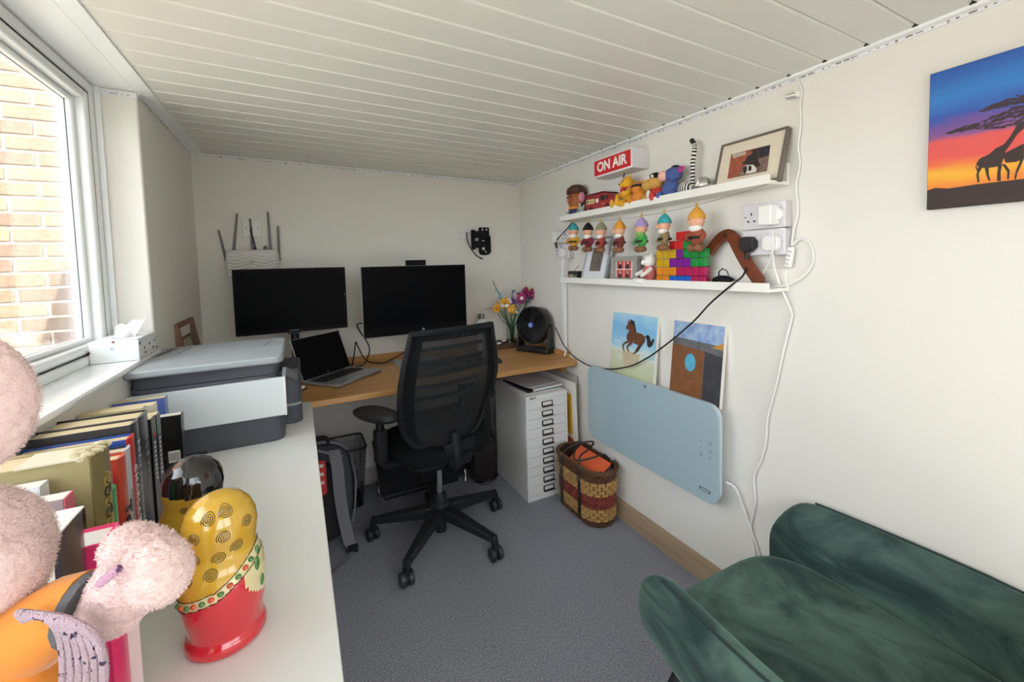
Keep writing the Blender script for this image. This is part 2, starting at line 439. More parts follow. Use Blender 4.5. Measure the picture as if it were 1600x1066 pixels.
# ================================================================== desks
black = M('black_plastic', '#17171a', .45); matteblack = M('matte_black', '#1b1b1e', .8, spec=.2)
white = M('white_lacquer', '#e9e9e4', .4); silver = M('silver', '#b9bbbd', .3, metal=.7); chrome = M('chrome', '#d8d8da', .12, metal=1)
deskwood = wood_mat('oak_desk', '#c8975e', '#ae7e49', (1.2, 16, 16), .4)
DZ = .755
t = thing('wooden_desk', 'long oak worktop desk fitted along the back wall', 'desk', (.49, 2.33, 0))
dm = MB(); dm.prism([(XL - .49, 1.99 - 2.33), (.90, -.34), (.93, -.325), (.938, -.305), (.938, .355), (XL - .49, .355)], .727, DZ, 'z')
dm.build('desktop', deskwood, t, bevel=.003)
struct(MB().box(XL + .001, XR - .001, YB - .02, YB - .0005, DZ + .0002, DZ + .036).build('trim_5', deskwood, bevel=.002))
struct(MB().box(XR - .02, XR - .0005, 2.09, YB - .021, DZ + .0002, DZ + .03).build('trim_6', deskwood, bevel=.002))
MB().box(XL - .49, .938, .33, .355, .66, .727).build('batten', deskwood, t)
for x in (-.93, .905): MB().box(x, x + .03, -.2, .3, .66, .727).build('side_batten', deskwood, t)
t = thing('white_desk', 'long white side desk under the window holding books and printer', 'desk', (-.21, .9, 0))
WZ = .76
MB().box(XL + .214, .24, -1.2, 1.085, WZ - .026, WZ).build('desktop', white, t, bevel=.002)
MB().box(.225, .2405, 1.066, 1.0855, WZ - .001, WZ + .0002).build('end_edge', M('edge_grey', '#b9b6a6', .5), t)
for y in (-1.1, 1.0):
    for x in (-.2, .17): MB().box(x, x + .045, y, y + .045, 0, WZ - .026).build('leg', white, t, bevel=.002)
MB().box(-.2, .2, 1.03, 1.05, .62, WZ - .026).build('apron', white, t)

# ================================================================== printer
pg = M('printer_slate', '#4a4c55', .5); plg = M('printer_light', '#9fa5a8', .5); pwh = M('printer_panel', '#d5dcdb', .45)
t = thing('printer', 'grey all-in-one printer with white front panel on white desk', 'printer', (-.25, 1.78, WZ))
b = MB(); b.prism(rrect(.385, .40, .035, 5, -.002, 0), 0, .095, 'z'); b.build('lower_body', pg, t, bevel=.004)
b = MB(); b.prism(rrect(.14, .24, .03, 5, .175, .07), 0, .20, 'z'); b.build('rear_body', pg, t, bevel=.004)
b = MB(); b.prism(rrect(.14, .242, .03, 5, .176, .07), .066, .074, 'z'); b.build('trim_band', plg, t)
b = MB(); b.prism(rrect(.36, .37, .03, 5, -.008, .015), .095, .235, 'z'); b.build('middle_body', pg, t)
b = MB(); b.prism(rrect(.378, .39, .035, 5, -.01, .0), .206, .222, 'z'); b.build('scanner_rim', M('printer_rim', '#5d5f6a', .5), t, bevel=.004)
b = MB(); b.prism([(-.205, .088), (.198, .085), (.2, .212), (-.205, .208)], -.212, -.198, 'y'); b.build('front_panel', pwh, t, bevel=.003)
b = MB(); b.box(.194, .2005, -.215, -.196, .085, .213); b.build('panel_edge', white, t, bevel=.002)
b = MB(); b.bar((.197, -.19, .225), (.232, -.02, .165), .012, .03); b.bar((.214, -.1, .19), (.234, -.015, .15), .01, .02); b.build('tray_arm', M('printer_arm', '#7d8084', .5), t, bevel=.002)
b = MB(); b.prism(rrect(.402, .44, .03, 6, -.003, -.015), .262, .284, 'z'); ld = b.build('scanner_lid', plg, t, bevel=.006)
b = MB(); b.prism(rrect(.37, .40, .03, 5, -.005, -.005), .222, .262, 'z'); b.build('scanner_body', pg, t, bevel=.004)
b = MB(); b.prism([(-.19, -.005), (-.175, -.005), (-.145, .155), (-.165, .155)], .2838, .2846, 'z'); b.build('lid_recess', pg, ld)
for x in (-.125, .13):
    b = MB(); b.bar((x, .0, .2843), (x + .018, .16, .2843), .002, .001); b.build('lid_seam', M('lid_seam', '#55595d', .6), ld)
b = MB(); b.box(-.18, .19, .01, .0115, .284, .2848); b.build('lid_crease', M('lid_crease', '#8a9094', .6), ld)
for x in (-.16, .135): MB().box(x, x + .0012, -.1855, -.184, .222, .262).build('body_seam', M('seam_dark', '#33343a', .6), t)
MB().box(-.14, -.02, -.2015, -.199, .0, .012).build('tray_slot', M('slot_dark', '#26272c', .6), t)
# sheet of white card stood up against the printer's side
# ================================================================== monitors
scr = M('screen_glass', '#060608', .4, spec=.05); bez = M('bezel', '#0b0b0d', .45, spec=.1); mgrey = M('stand_grey', '#8f9296', .4, metal=.5)
t = thing('monitor', 'black flat monitor below the router, left of the two', 'monitor', (-.023, 2.47, DZ))
MB().box(-.257, .257, 0, .03, .243, .573).build('housing', bez, t, bevel=.004)
MB().box(-.247, .247, -.0025, 0, .262, .563).build('screen', scr, t)
for k in range(7): MB().box(-.021 + k * .006, -.017 + k * .006, -.0012, .0, .249, .2545).build('logo_mark', M('logo_grey', '#6a6a6e', .5), t)
MB().box(-.03, .03, -.004, 0, .236, .243).build('power_bar', black, t)
MB().cyl((0, .035, .01), (0, .035, .30), .02).build('stand_neck', black, t)
b = MB(); b.lathe([(0, 0), (.11, 0), (.11, .008), (.03, .016), (0, .016)], 28); b.build('stand_base', mgrey, t, loc=(0, .05, 0))
MB().box(.248, .2495, -.003, 0, .42, .43).build('side_glint', silver, t)
t = thing('monitor', 'larger black monitor with pop-up webcam behind the office chair', 'monitor', (.602, 2.405, DZ))
MB().box(-.297, .297, 0, .025, .182, .571).build('housing', M('housing_silver', '#9b9da0', .4), t, bevel=.003)
MB().box(-.295, .295, -.003, .0, .184, .569).build('bezel', bez, t)
MB().box(-.291, .291, -.004, -.003, .232, .565).build('screen', scr, t)
w = MB().box(-.053, .06, .0, .024, .571, .602).build('webcam_bar', bez, t, bevel=.003)
MB().cyl((.035, -.001, .587), (.035, .001, .587), .006).build('lens', M('lens', '#20242c', .1), w)
b = MB(); b.prism(circ(.007, 16, .03, .206), -.0045, -.003, 'y'); b.build('badge', silver, t)
text('hp', .007, bez, t, (.03, -.005, .206))
b = MB(); b.box(-.03, .03, .03, .05, .01, .38); b.build('stand_neck', silver, t, bevel=.004)
b = MB(); b.prism([(-.125, -.05), (.125, -.05), (.12, .17), (-.12, .17)], 0, .012, 'z'); b.build('stand_base', M('base_silver', '#a7a9ab', .35, metal=.3), t, bevel=.004)
MB().box(-.03, .0, -.006, .01, .16, .176).build('joystick', M('port_white', '#d8d8d8', .5), t)
# keyboard partly behind the chair
t = thing('keyboard', 'black keyboard with curved palm rest lying behind the chair back', 'keyboard', (.762, 2.25, DZ), math.radians(2))
b = MB(); b.prism([(-.235, -.05), (-.22, .1), (.22, .1), (.262, .06), (.27, -.03), (.255, -.085), (.1, -.06), (-.1, -.075)], 0, .018, 'z'); b.build('body', black, t, bevel=.006, seg=3)
keym = M('key_black', '#232327', .6); first = None
for r in range(5):
    for c in range(15):
        if first is None: o = first = MB().box(-.0118, .0118, -.008, .008, 0, .006).build('key', keym, t, bevel=.0015, seg=1)
        else: o = first.copy(); COL.objects.link(o)
        o.location = (-.195 + c * .0275, -.035 + r * .029, .018)
# ================================================================== laptop
t = thing('laptop', 'open silver laptop with dark screen beside the printer', 'laptop', (.193, 2.334, DZ), math.radians(42))
lsil = M('laptop_silver', '#a4a5a6', .35, metal=.6)
b = MB(); b.prism(rrect(.322, .222, .01, 3), .003, .016, 'z'); bd = b.build('base', lsil, t, bevel=.003)
MB().box(-.14, .14, -.012, .085, .016, .0166).build('keyboard_well', M('kb_well', '#18181b', .6), bd)
keyl = MB()
for r in range(6):
    for c in range(14): keyl.box(-.137 + c * .0197, -.137 + c * .0197 + .0165, -.009 + r * .0155, -.009 + r * .0155 + .0125, .0166, .0182)
q = keyl.build('keys', keym, bd, smooth=False)
MB().box(-.05, .055, -.092, -.022, .016, .0164).build('touchpad', M('touchpad', '#8e8f90', .4), bd)
tb = thing('hinge', None, None); 
b = MB(); b.box(-.161, .161, 0, .006, 0, .215); lid = b.build('lid', lsil, t, bevel=.002, loc=(0, .104, .016), rot=(-math.radians(20), 0, 0))
MB().box(-.158, .158, -.0012, .0, .004, .212).build('screen', M('laptop_screen', '#0c0c0f', .45, spec=.06), lid)
bpy.data.objects.remove(tb)
MB().cyl((-.12, .108, .014), (.12, .108, .014), .006).build('hinge', black, t)
b = MB(); b.prism(circ(.004, 12, 0, .012), -.002, -.001, 'y'); b.build('badge', silver, lid)
# dongle and cable on the laptop's left side
t = thing('usb_adapter', 'small white adapter plugged into the laptop beside the printer', 'adapter', (-.012, 2.235, DZ), math.radians(42))
MB().box(-.02, .02, -.01, .01, .0, .012).build('plug', upvc, t, bevel=.002)
b = MB(); b.tube(spline([(-.02, 0, .006), (-.05, -.015, .004), (-.03, -.04, .004), (.01, -.03, .004)]), .003); b.build('lead', black, t)
# ================================================================== router
t = thing('router', 'white wavy-fronted wifi router with grey antennas on back wall', 'router', (-.202, YB, 1.36))
rw = M('router_white', '#d9d6d0', .45)
def rf_(u, v):
    x = (u - .5) * .236; z = (v - .5) * .136
    k = 1 - max(0, abs(u - .5) * 2 - .85) / .15 * .5
    y = -.040 - .0035 * math.sin(v * 38 + 2.2 * math.sin(u * 9)) - .006 * (1 - (2 * v - 1) ** 2)
    return (x, y, z)
b = MB(); b.prism(rrect(.242, .142, .03, 5), -.038, -.004, 'y'); b.build('case', rw, t, bevel=.006)
b = MB(); b.grid(lambda u, v: ((u - .5) * .226, -.0405 - .0022 * math.sin(v * 46 + 2.5 * math.sin(u * 11)) , (v - .5) * .128), 40, 60); b.build('wave_front', rw, t)
b = MB(); b.tube([( .006 * math.cos(a), -.0445, .005 + .006 * math.sin(a)) for a in [i * .5 for i in range(10)]], .0012, 5); b.build('logo', M('logo_dark', '#2b2b2b', .5), t)
antm = M('antenna_grey', '#6f6b6e', .5)
for name, p0, p1 in (('antenna', (-.120, .02), (-.145, .175)), ('antenna', (-.083, .075), (-.06, .262)), ('antenna', (0, .075), (-.003, .238)), ('antenna', (.083, .075), (.08, .277)), ('antenna', (.122, .02), (.124, .2))):
    b = MB(); b.bar((p0[0], -.02, p0[1]), (p1[0], -.02, p1[1]), .013, .008, up=(0, 1, 0), w2=.009, h2=.007); a = b.build(name, antm, t, bevel=.002)
    MB().cyl((p0[0], -.02, p0[1] - .008), (p0[0], -.02, p0[1] + .008), .0075).build('joint', antm, a)
b = MB(); b.tube(spline([(.012, -.012, .076), (.008, -.03, .12), (-.002, -.03, .175), (.003, -.01, .19)]), .003); b.build('cable', M('cable_black', '#141418', .5), t)
MB().cyl((.014, -.018, .068), (.012, -.02, .085), .005).build('blue_plug', M('plug_blue', '#1f2b6b', .4), t)
b = MB(); b.tube(spline([(.052, -.015, .07), (.054, -.02, .088), (.062, -.02, .088), (.064, -.015, .07)]), .0025); b.build('wire_loop', black, t)
# single wall plates on the back wall
plate = M('plate_white', '#e4e2de', .3)
for (x, z, lab) in ((-.2, 1.547, 'square white wall socket plate behind the router antennas'), (1.007, 1.536, 'square white wall socket plate beside the black bracket')):
    t = thing('socket_plate', lab, 'socket', (x, YB, z), group='single wall plates on the back wall')
    MB().box(-.044, .044, -.009, 0, -.044, .044).build('plate', plate, t, bevel=.003)
    MB().box(-.024, .024, -.011, -.008, -.018, .018).build('insert', plate, t, bevel=.002)
    for s in (-.03, .03): MB().cyl((s, -.0105, 0), (s, -.008, 0), .0032, n=10).build('screw', M('screw_grey', '#77757a', .4, metal=.5), t)
t = tag(MB().tube(spline([(1.018, YB - .012, 1.527), (1.014, YB - .03, 1.49), (1.035, YB - .035, 1.435), (1.075, YB - .03, 1.385), (1.105, YB - .02, 1.368)]), .0035).tube([(1.10, YB - .021, 1.371), (1.125, YB - .018, 1.360)], [.005, .0045]).tube([(1.0185, YB - .006, 1.54), (1.018, YB - .016, 1.522)], .005).build('aerial_lead', M('cable_black', '#141418')),
        'short black lead hanging from the wall plate beside the bracket', 'cable')
# tv wall bracket
t = thing('wall_bracket', 'black folding monitor wall bracket on the back wall', 'bracket', (1.145, YB, 1.478))
b = MB(); b.prism([(-.035, .095), (.035, .095), (.035, .04), (.045, .035), (.045, -.07), (.032, -.088), (.0, -.093), (-.03, -.088), (-.04, -.07), (-.04, .02), (-.035, .02)], -.02, 0, 'y'); b.build('wall_plate', matteblack, t, bevel=.002)
for z in (.045, -.022):
    b = MB(); b.prism([(-.1, z - .018), (-.09, z - .024), (.02, z - .016), (.02, z + .022), (-.09, z + .024), (-.1, z + .018)], -.05, -.02, 'y'); b.build('arm', matteblack, t, bevel=.003)
MB().cyl((-.09, -.035, -.055), (-.09, -.035, .075), .013).build('pivot', matteblack, t)
for p in ((-.015, .08), (.015, .08)): MB().prism(circ(.006, 10, *p), -.0208, -.0195, 'y').build('hole', plate, t)
for x, z, w_, h in ((-.012, .003, .018, .012), (-.012, -.048, .02, .018), (.004, -.07, .01, .01)): MB().box(x - w_ / 2, x + w_ / 2, -.0208, -.019, z - h / 2, z + h / 2).build('hole', plate, t)
# ================================================================== cables on the desk
cab = M('cable_black', '#141418', .5)
def wpath(*pts): return [Vector(p) for p in pts]
tag(MB().tube(spline([(.25, 2.53, DZ + .012), (.27, 2.58, DZ + .06), (.285, 2.6, DZ + .135), (.30, 2.61, DZ + .10), (.34, 2.6, DZ + .02), (.42, 2.55, DZ + .006), (.485, 2.59, DZ + .014), (.56, 2.585, DZ + .05), (.60, 2.56, DZ + .1)], 10), .0038).build('monitor_cable', cab),
    'black monitor cable looping over the desk behind the laptop', 'cable')
tag(MB().tube(spline([(.265, 2.52, DZ + .01), (.32, 2.535, DZ + .02), (.355, 2.57, DZ + .1), (.315, 2.63, DZ + .19), (.30, 2.62, DZ + .235), (.33, 2.54, DZ + .25), (.40, 2.45, DZ + .25)], 10), .0038).build('power_cable', cab),
    'black cable rising from the laptop to the larger monitor', 'cable')
# ================================================================== right wall
def loc_pt(root, px, py, yl=0.0):
    """where the ray of a photo pixel meets the thing's own local plane y = yl"""
    mw = Matrix.Translation(root.location) @ root.rotation_euler.to_matrix().to_4x4(); mi = mw.inverted()
    o = mi @ CAMP; d = mi.to_3x3() @ ray(px, py); q = o + d * ((yl - o.y) / d.y); return (q.x, q.z)
def crop_poly(root, pts, x0, y0, s, yl): return [loc_pt(root, x0 + a / s, y0 + b / s, yl) for a, b in pts]
def paint(root, pts, x0, y0, s, yl, name, mat, parent=None):
    b = MB(); b.face(crop_poly(root, pts, x0, y0, s, yl), yl); return b.build(name, mat, parent or root, smooth=False)
sw = M('shelf_white', '#eeebe2', .5)
def shelf(y0, y1, z0, lab):
    c = (y0 + y1) / 2; h = (y1 - y0) / 2
    t = wthing('picture_ledge', lab, 'shelf', c, z0, group='white picture ledges on the right wall')
    MB().box(-h, h, -.1, -.012, 0, .012).build('base_board', sw, t, bevel=.0015)
    MB().box(-h, h, -.012, 0, 0, .072).build('back_board', sw, t, bevel=.0015)
    MB().box(-h, h, -.110, -.1, 0, .030).build('front_lip', sw, t, bevel=.0015)
    return t
ZT, ZB = 1.551, 1.208
shelf(.822, 2.008, ZT, 'upper white picture ledge holding the soft toys and van')
shelf(.822, 2.014, ZB, 'lower white picture ledge holding coloured blocks and boomerang')
ZT0 = ZT + .0125; ZB0 = ZB + .0125
# ---- ON AIR sign
t = wthing('on_air_sign', 'white lightbox sign with red ON AIR face above the toys', 'sign', 1.573, 1.776)
sgn = M('sign_white', '#e6e1e4', .5); red = M('sign_red', '#d3262c', .4)
MB().box(-.137, .137, -.1, 0, -.044, .044).build('box', sgn, t, bevel=.002)
MB().box(-.128, .128, -.1015, -.1, -.036, .036).build('red_face', red, t)
text('ON AIR', .062, M('letter_white', '#f6f2ea', .5), t, (0, -.103, 0), bold=.0022, squash=.98)
b = MB(); b.tube(spline([(.03, -.05, -.045), (.028, -.055, -.08), (.032, -.05, -.11)]), .0028); b.build('cord', cab, t)
# ---- soft toys (plain, generic)
def toy(name, lab, y, x=1.38, z=ZT0, rz=0, cat='toy', group=None): return thing(name, lab, cat, (x, y, z), -PI / 2 + rz, group)
tbrown = M('toy_brown', '#9a5a26', .6, bump=(60, .2)); tdb = M('toy_darkbrown', '#4f2a1b', .6); tpink = M('toy_pink', '#d98a9c', .6); tblue = M('toy_navy', '#23285c', .6)
torange = M('toy_orange', '#e08a2e', .8, sheen=.3, bump=(200, .2)); tyel = M('toy_yellow', '#e7ab2b', .85, sheen=.3, bump=(200, .2)); tred = M('toy_red', '#c4352a', .7); tgrey = M('toy_grey', '#a9a7a4', .8)
tblk = M('toy_black', '#161416', .6); twh = M('toy_white', '#ece8e0', .7, bump=(200, .15)); ttan = M('toy_tan', '#c99a4a', .85, bump=(200, .2)); tden = M('toy_denim', '#4a5c9a', .85, sheen=.2, bump=(200, .2)); tpch = M('toy_peach', '#eeb5a2', .8)
tskin = M('toy_skin', '#e2ab8a', .8); tboot = M('toy_boot', '#8a5c3e', .8)
t = toy('wooden_toy', 'egg-shaped brown toy with dark cap and pink ears, leftmost on ledge', 1.925)
b = MB(); b.ell((0, 0, .095), (.05, .045, .068), 18, 12); b.build('body', tbrown, t)
b = MB(); b.lathe([(0, .178), (.03, .176), (.052, .158), (.056, .135), (.052, .128), (0, .128)], 20); b.build('cap', tdb, t)
for s in (-1, 1): b = MB(); b.ell((s * .056, -.006, .105), (.016, .02, .028), 12, 8); b.build('ear', tpink, t)
for s in (-1, 1): MB().ell((s * .014 - .008, -.046, .112), .005, 8, 6).build('eye', tblk, t)
b = MB(); b.lathe([(0, .05), (.04, .05), (.046, .02), (.042, 0), (0, 0)], 18); b.build('base', tblue, t)
b = MB(); b.lathe([(.036, .062), (.048, .056), (.046, .046), (.036, .046)], 18); b.build('scarf', torange, t)
for s in (-1, 1): b = MB(); b.tube([(s * .045, -.01, .07), (s * .06, -.03, .03)], .007); b.build('arm', twh, t)
t = toy('toy_mouse', 'tiny grey round toy between the brown toy and red van', 1.848, 1.355)
MB().ell((0, 0, .028), (.026, .024, .026), 14, 10).build('body', tgrey, t)
MB().ell((.006, -.022, .03), .005, 8, 6).build('nose', tblk, t)
for s in (-1, 1): MB().ell((s * .018, 0, .05), (.009, .005, .009), 8, 6).build('ear', tgrey, t)
MB().box(-.02, .026, -.03, .0, 0, .008).build('foot_plate', M('toy_maroon', '#6d2a28', .6), t, bevel=.002)
# red van
t = toy('toy_van', 'red toy delivery van with cream advert panel on upper ledge', 1.69, 1.385)
vred = M('van_red', '#a6242b', .3, coat=.4); vdk = M('van_dark', '#5a1a1e', .4)
b = MB(); b.prism([(-.115, .012), (-.115, .085), (-.105, .096), (.03, .096), (.06, .09), (.08, .06), (.118, .052), (.122, .012)], -.035, .035, 'y'); b.build('body', vred, t, bevel=.004)
b = MB(); b.prism([(-.118, .094), (-.115, .102), (.03, .102), (.062, .094), (.03, .092)], -.037, .037, 'y'); b.build('roof', vdk, t, bevel=.002)
MB().box(-.108, -.04, -.0358, -.035, .052, .075).build('advert_panel', M('van_cream', '#e3cf9a', .5), t)
MB().box(-.103, -.093, -.0364, -.0355, .055, .072).build('advert_figure', tdb, t)
MB().box(-.088, -.046, -.0364, -.0355, .061, .066).build('advert_text', M('van_olive', '#6d7a32', .5), t)
for x in (-.105, -.088, -.071, -.054): MB().box(x, x + .009, -.0358, -.035, .08, .087).build('roof_stripe', vdk, t)
MB().prism(circ(.011, 14, -.02, .062), -.0358, -.035, 'y').build('emblem', twh, t)
MB().prism([(.008, .058), (.008, .082), (.038, .082), (.038, .058)], -.0358, -.035, 'y').build('side_window', M('van_glass', '#16221d', .15), t)
MB().prism([(.046, .06), (.046, .08), (.058, .08), (.07, .06)], -.0358, -.035, 'y').build('front_window', M('van_glass', '#16221d', .15), t)
MB().box(.014, .038, -.0358, -.035, .04, .044).build('door_lettering', M('van_pale', '#d9a9a0', .5), t)
for x in (-.07, .06):
    w = MB().cyl((x, -.037, .018), (x, -.022, .018), .018, n=18).build('wheel', tblk, t)
    MB().cyl((x, -.038, .018), (x, -.036, .018), .008, n=12).build('hub', vred, w)
MB().box(.118, .126, -.034, .034, .012, .02).build('bumper', M('bumper', '#9a8f7c', .4), t)
# yellow teddy
t = toy('teddy_bear', 'yellow teddy bear with a red ribbon bow on upper ledge', 1.505, 1.365, rz=-.4)
MB().ell((0, .005, .05), (.034, .03, .042), 16, 10).build('body', tyel, t)
b = MB(); b.tube([(.026 * math.cos(i * PI / 9), .004 + .024 * math.sin(i * PI / 9), .087) for i in range(18)], .006, 8, closed=True); b.ell((-.012, -.026, .084), (.012, .006, .009), 10, 6); b.ell((.012, -.026, .084), (.012, .006, .009), 10, 6); b.build('ribbon_bow', tred, t)
b = MB(); b.ell((0, 0, .112), (.031, .03, .03), 16, 12); b.ell((0, -.028, .104), (.014, .012, .011), 12, 8); b.build('head', tyel, t)
MB().ell((0, -.0405, .107), (.005, .003, .004), 8, 6).build('nose', tblk, t)
for s in (-1, 1):
    MB().ell((s * .012, -.027, .12), .003, 8, 6).build('eye', tblk, t)
    MB().ell((s * .022, .004, .139), (.01, .006, .011), 10, 8).build('ear', tyel, t)
    b = MB(); b.tube(spline([(s * .028, 0, .078), (s * .045, -.02, .062), (s * .04, -.04, .06)], 4), [.013] * 4 + [.012] * 4 + [.01]); b.build('arm', tyel, t)
    b = MB(); b.tube(spline([(s * .018, -.01, .02), (s * .034, -.045, .018), (s * .038, -.06, .022)], 4), [.016] * 8 + [.017]); b.ell((s * .038, -.064, .026), (.015, .01, .02), 10, 8); b.build('leg', tyel, t)
# orange plush, tan dog plush, blue plush, striped lemur
t = toy('plush_cub', 'orange plush cub with a black patch, between teddy and tan dog', 1.422, 1.365, rz=.2)
b = MB(); b.ell((0, 0, .035), (.04, .035, .035), 14, 10); b.build('body', torange, t)
b = MB(); b.ell((-.005, -.012, .075), (.028, .027, .026), 14, 10); b.build('head', torange, t)
b = MB(); b.ell((-.006, -.017, .084), (.0285, .024, .010), 14, 8); b.build('patch', tblk, t)
for s in (-1, 1):
    MB().ell((s * .03, -.03, .02), (.013, .02, .012), 10, 8).build('paw', torange, t)
    MB().ell((s * .018 - .005, -.005, .1), (.008, .005, .009), 8, 6).build('ear', torange, t)
t = toy('plush_dog', 'tan plush dog with black nose and red body on upper ledge', 1.335, 1.362, rz=-.25)
b = MB(); b.ell((.01, .005, .03), (.045, .035, .034), 14, 10); b.build('body', tred, t)
b = MB(); b.ell((.008, 0, .085), (.036, .034, .033), 14, 10); b.ell((-.012, -.028, .074), (.03, .024, .024), 14, 10); b.build('head', ttan, t)
MB().ell((-.032, -.042, .078), (.011, .009, .009), 10, 8).build('nose', tblk, t)
b = MB(); b.ell((.018, -.008, .108), (.032, .026, .014), 12, 8); b.build('ears', tblk, t)
for x in (.004, .03): MB().ell((x, -.031, .105), .0065, 10, 8).build('eye', twh, t)
for s in (-1, 1): MB().ell((s * .03, -.03, .022), (.014, .016, .02), 10, 8).build('paw', tred if s > 0 else ttan, t)
b = MB(); b.ell((0, -.032, .035), (.012, .008, .018), 10, 8); b.build('bib', twh, t)
t = toy('plush_elephant', 'blue plush animal with peach muzzle and pink ear on ledge', 1.258, 1.37, rz=.15)
b = MB(); b.ell((0, 0, .04), (.04, .034, .042), 14, 10); b.build('body', tden, t)
b = MB(); b.ell((.012, -.002, .1), (.038, .032, .03), 14, 10); b.build('head', tden, t)
b = MB(); b.ell((-.022, -.02, .1), (.022, .02, .022), 14, 10); b.build('muzzle', tpch, t)
for s in (0, 1): b = MB(); b.ell((.03 + .022 * s, .0 - .012 * s, .118 - .006 * s), (.02, .006, .011), 10, 8, rot=(0, -.5, 0)); b.build('ear', M('toy_magenta', '#b5397f', .8) if s else tden, t)
b = MB(); b.ell((.02, 0, .13), (.02, .008, .008), 10, 6); b.build('tuft', tblk, t)
for s in (-1, 1): MB().ell((s * .028, -.03, .02), (.015, .022, .018), 10, 8).build('paw', tden, t)
t = toy('plush_lemur', 'black and white striped toy with long ringed tail standing upright', 1.165, 1.385)
lem = bpy.data.materials.new('stripes'); lem.use_nodes = True
nt = lem.node_tree; tc = nt.nodes.new('ShaderNodeTexCoord'); wv = nt.nodes.new('ShaderNodeTexWave'); wv.bands_direction = 'X'; wv.inputs['Scale'].default_value = 34
rp = nt.nodes.new('ShaderNodeValToRGB'); rp.color_ramp.interpolation = 'CONSTANT'; rp.color_ramp.elements[0].color = lin('#151515'); rp.color_ramp.elements[1].position = .5; rp.color_ramp.elements[1].color = lin('#ece8e0')
nt.links.new(tc.outputs['Object'], wv.inputs[0]); nt.links.new(wv.outputs[0], rp.inputs[0]); nt.links.new(rp.outputs[0], nt.nodes['Principled BSDF'].inputs['Base Color'])
b = MB(); b.ell((-.026, -.008, .033), (.034, .026, .031), 18, 12, rot=(0, .25, 0)); b.build('body', lem, t)
tailp = [(.0, 0, .03), (.002, 0, .06), (.002, 0, .1), (.004, 0, .14), (.012, 0, .18), (.01, 0, .2), (-.003, 0, .22)]
sp = spline(tailp, 6); n = len(sp); tl = [MB(), MB()]
for i in range(0, n - 1): tl[(i // 1) % 2].tube([sp[i], sp[i + 1]], .009 if i < n - 6 else .008, 10)
tl[0].build('tail_rings', tblk, t); tl[1].build('tail_rings', twh, t)
MB().tube(sp[-7:], .0088, 10).build('tail_tip', tblk, t)
t = toy('snow_globe', 'clear glass ball ornament with silver boat beside the ringed tail', 1.105, 1.375, cat='ornament')
MB().ell((0, 0, .035), .031, 20, 14).build('globe', M('clear_ball', '#c9c5bd', .05, metal=.75), t)
b = MB(); b.prism([(-.012, .03), (.012, .03), (.002, .055)], -.034, -.031, 'y'); b.build('sail', twh, t)
MB().lathe([(0, 0), (.022, 0), (.02, .008), (0, .008)], 18).build('stand', M('ball_stand', '#9a7a4c', .4), t)
MB().ell((.034, -.005, .02), (.012, .01, .014), 10, 8).build('side_bead', M('clear_ball', '#c9c5bd', .05, metal=.75), t)
# framed dog photograph
def leaning_frame(name, lab, y, x, z, w, h, lean, fw, depth, fm, mm, group=None):
    t = thing(name, lab, 'picture frame', (x, y, z), rot=(-lean, 0, -PI / 2), group=group)
    b = MB(); b.box(-w / 2, w / 2, 0, depth, 0, fw); b.box(-w / 2, w / 2, 0, depth, h - fw, h); b.box(-w / 2, -w / 2 + fw, 0, depth, fw, h - fw); b.box(w / 2 - fw, w / 2, 0, depth, fw, h - fw)
    b.build('frame', fm, t, bevel=.001)
    MB().box(-w / 2 + fw * .5, w / 2 - fw * .5, depth * .25, depth * .8, fw * .5, h - fw * .5).build('mount', mm, t)
    return t
mt_ = M('mount_cream', '#ddd2bb', .7)
t = leaning_frame('photo_frame', 'taupe framed dog photograph on a cream mount, upper ledge', .93, 1.352, ZT0, .238, .178, .28, .007, .022, M('frame_taupe', '#6b6157', .4), mt_)
yl = .005
def cp(pts, name, mat, d=0): return paint(t, pts, 1110, 190, 9.69, yl - .0003 * d, name, mat, ph)
ph = MB(); ph.face(crop_poly(t, [(255, 870), (855, 750), (910, 350), (315, 495)], 1110, 190, 9.69, yl), yl); ph = ph.build('photograph', M('photo_brick', '#a85a40', .5, var=(60, '#8d4a36')), t)
cp([(395, 835), (530, 640), (720, 560), (890, 520), (855, 750)], 'decking', M('photo_deck', '#8c7468', .5, var=(50, '#5e4c46')), 1)
cp([(330, 490), (535, 452), (540, 500), (340, 560)], 'pale_wall', M('photo_pale', '#b9a99c', .5), 1)
cp([(540, 450), (905, 352), (885, 515), (740, 560), (720, 440)], 'dark_background', M('photo_dark', '#2e2a34', .5), 2)
cp([(520, 600), (560, 530), (625, 490), (650, 430), (700, 425), (725, 500), (725, 600), (760, 660), (700, 700), (640, 650), (560, 645), (490, 650), (470, 630)], 'black_dog', M('photo_dog', '#3a3230', .5, var=(70, '#221d1d')), 3)
cp([(490, 790), (500, 690), (560, 660), (650, 655), (700, 710), (690, 760), (600, 785)], 'white_puppy', M('photo_puppy', '#ddd5cf', .5), 4)
cp([(492, 760), (500, 690), (548, 672), (556, 720), (536, 782), (505, 790)], 'puppy_patch', M('photo_patch', '#2a1f1f', .5), 5)
cp([(572, 735), (578, 670), (612, 665), (626, 705), (610, 745), (588, 750)], 'puppy_patch', M('photo_patch', '#2a1f1f', .5), 5)
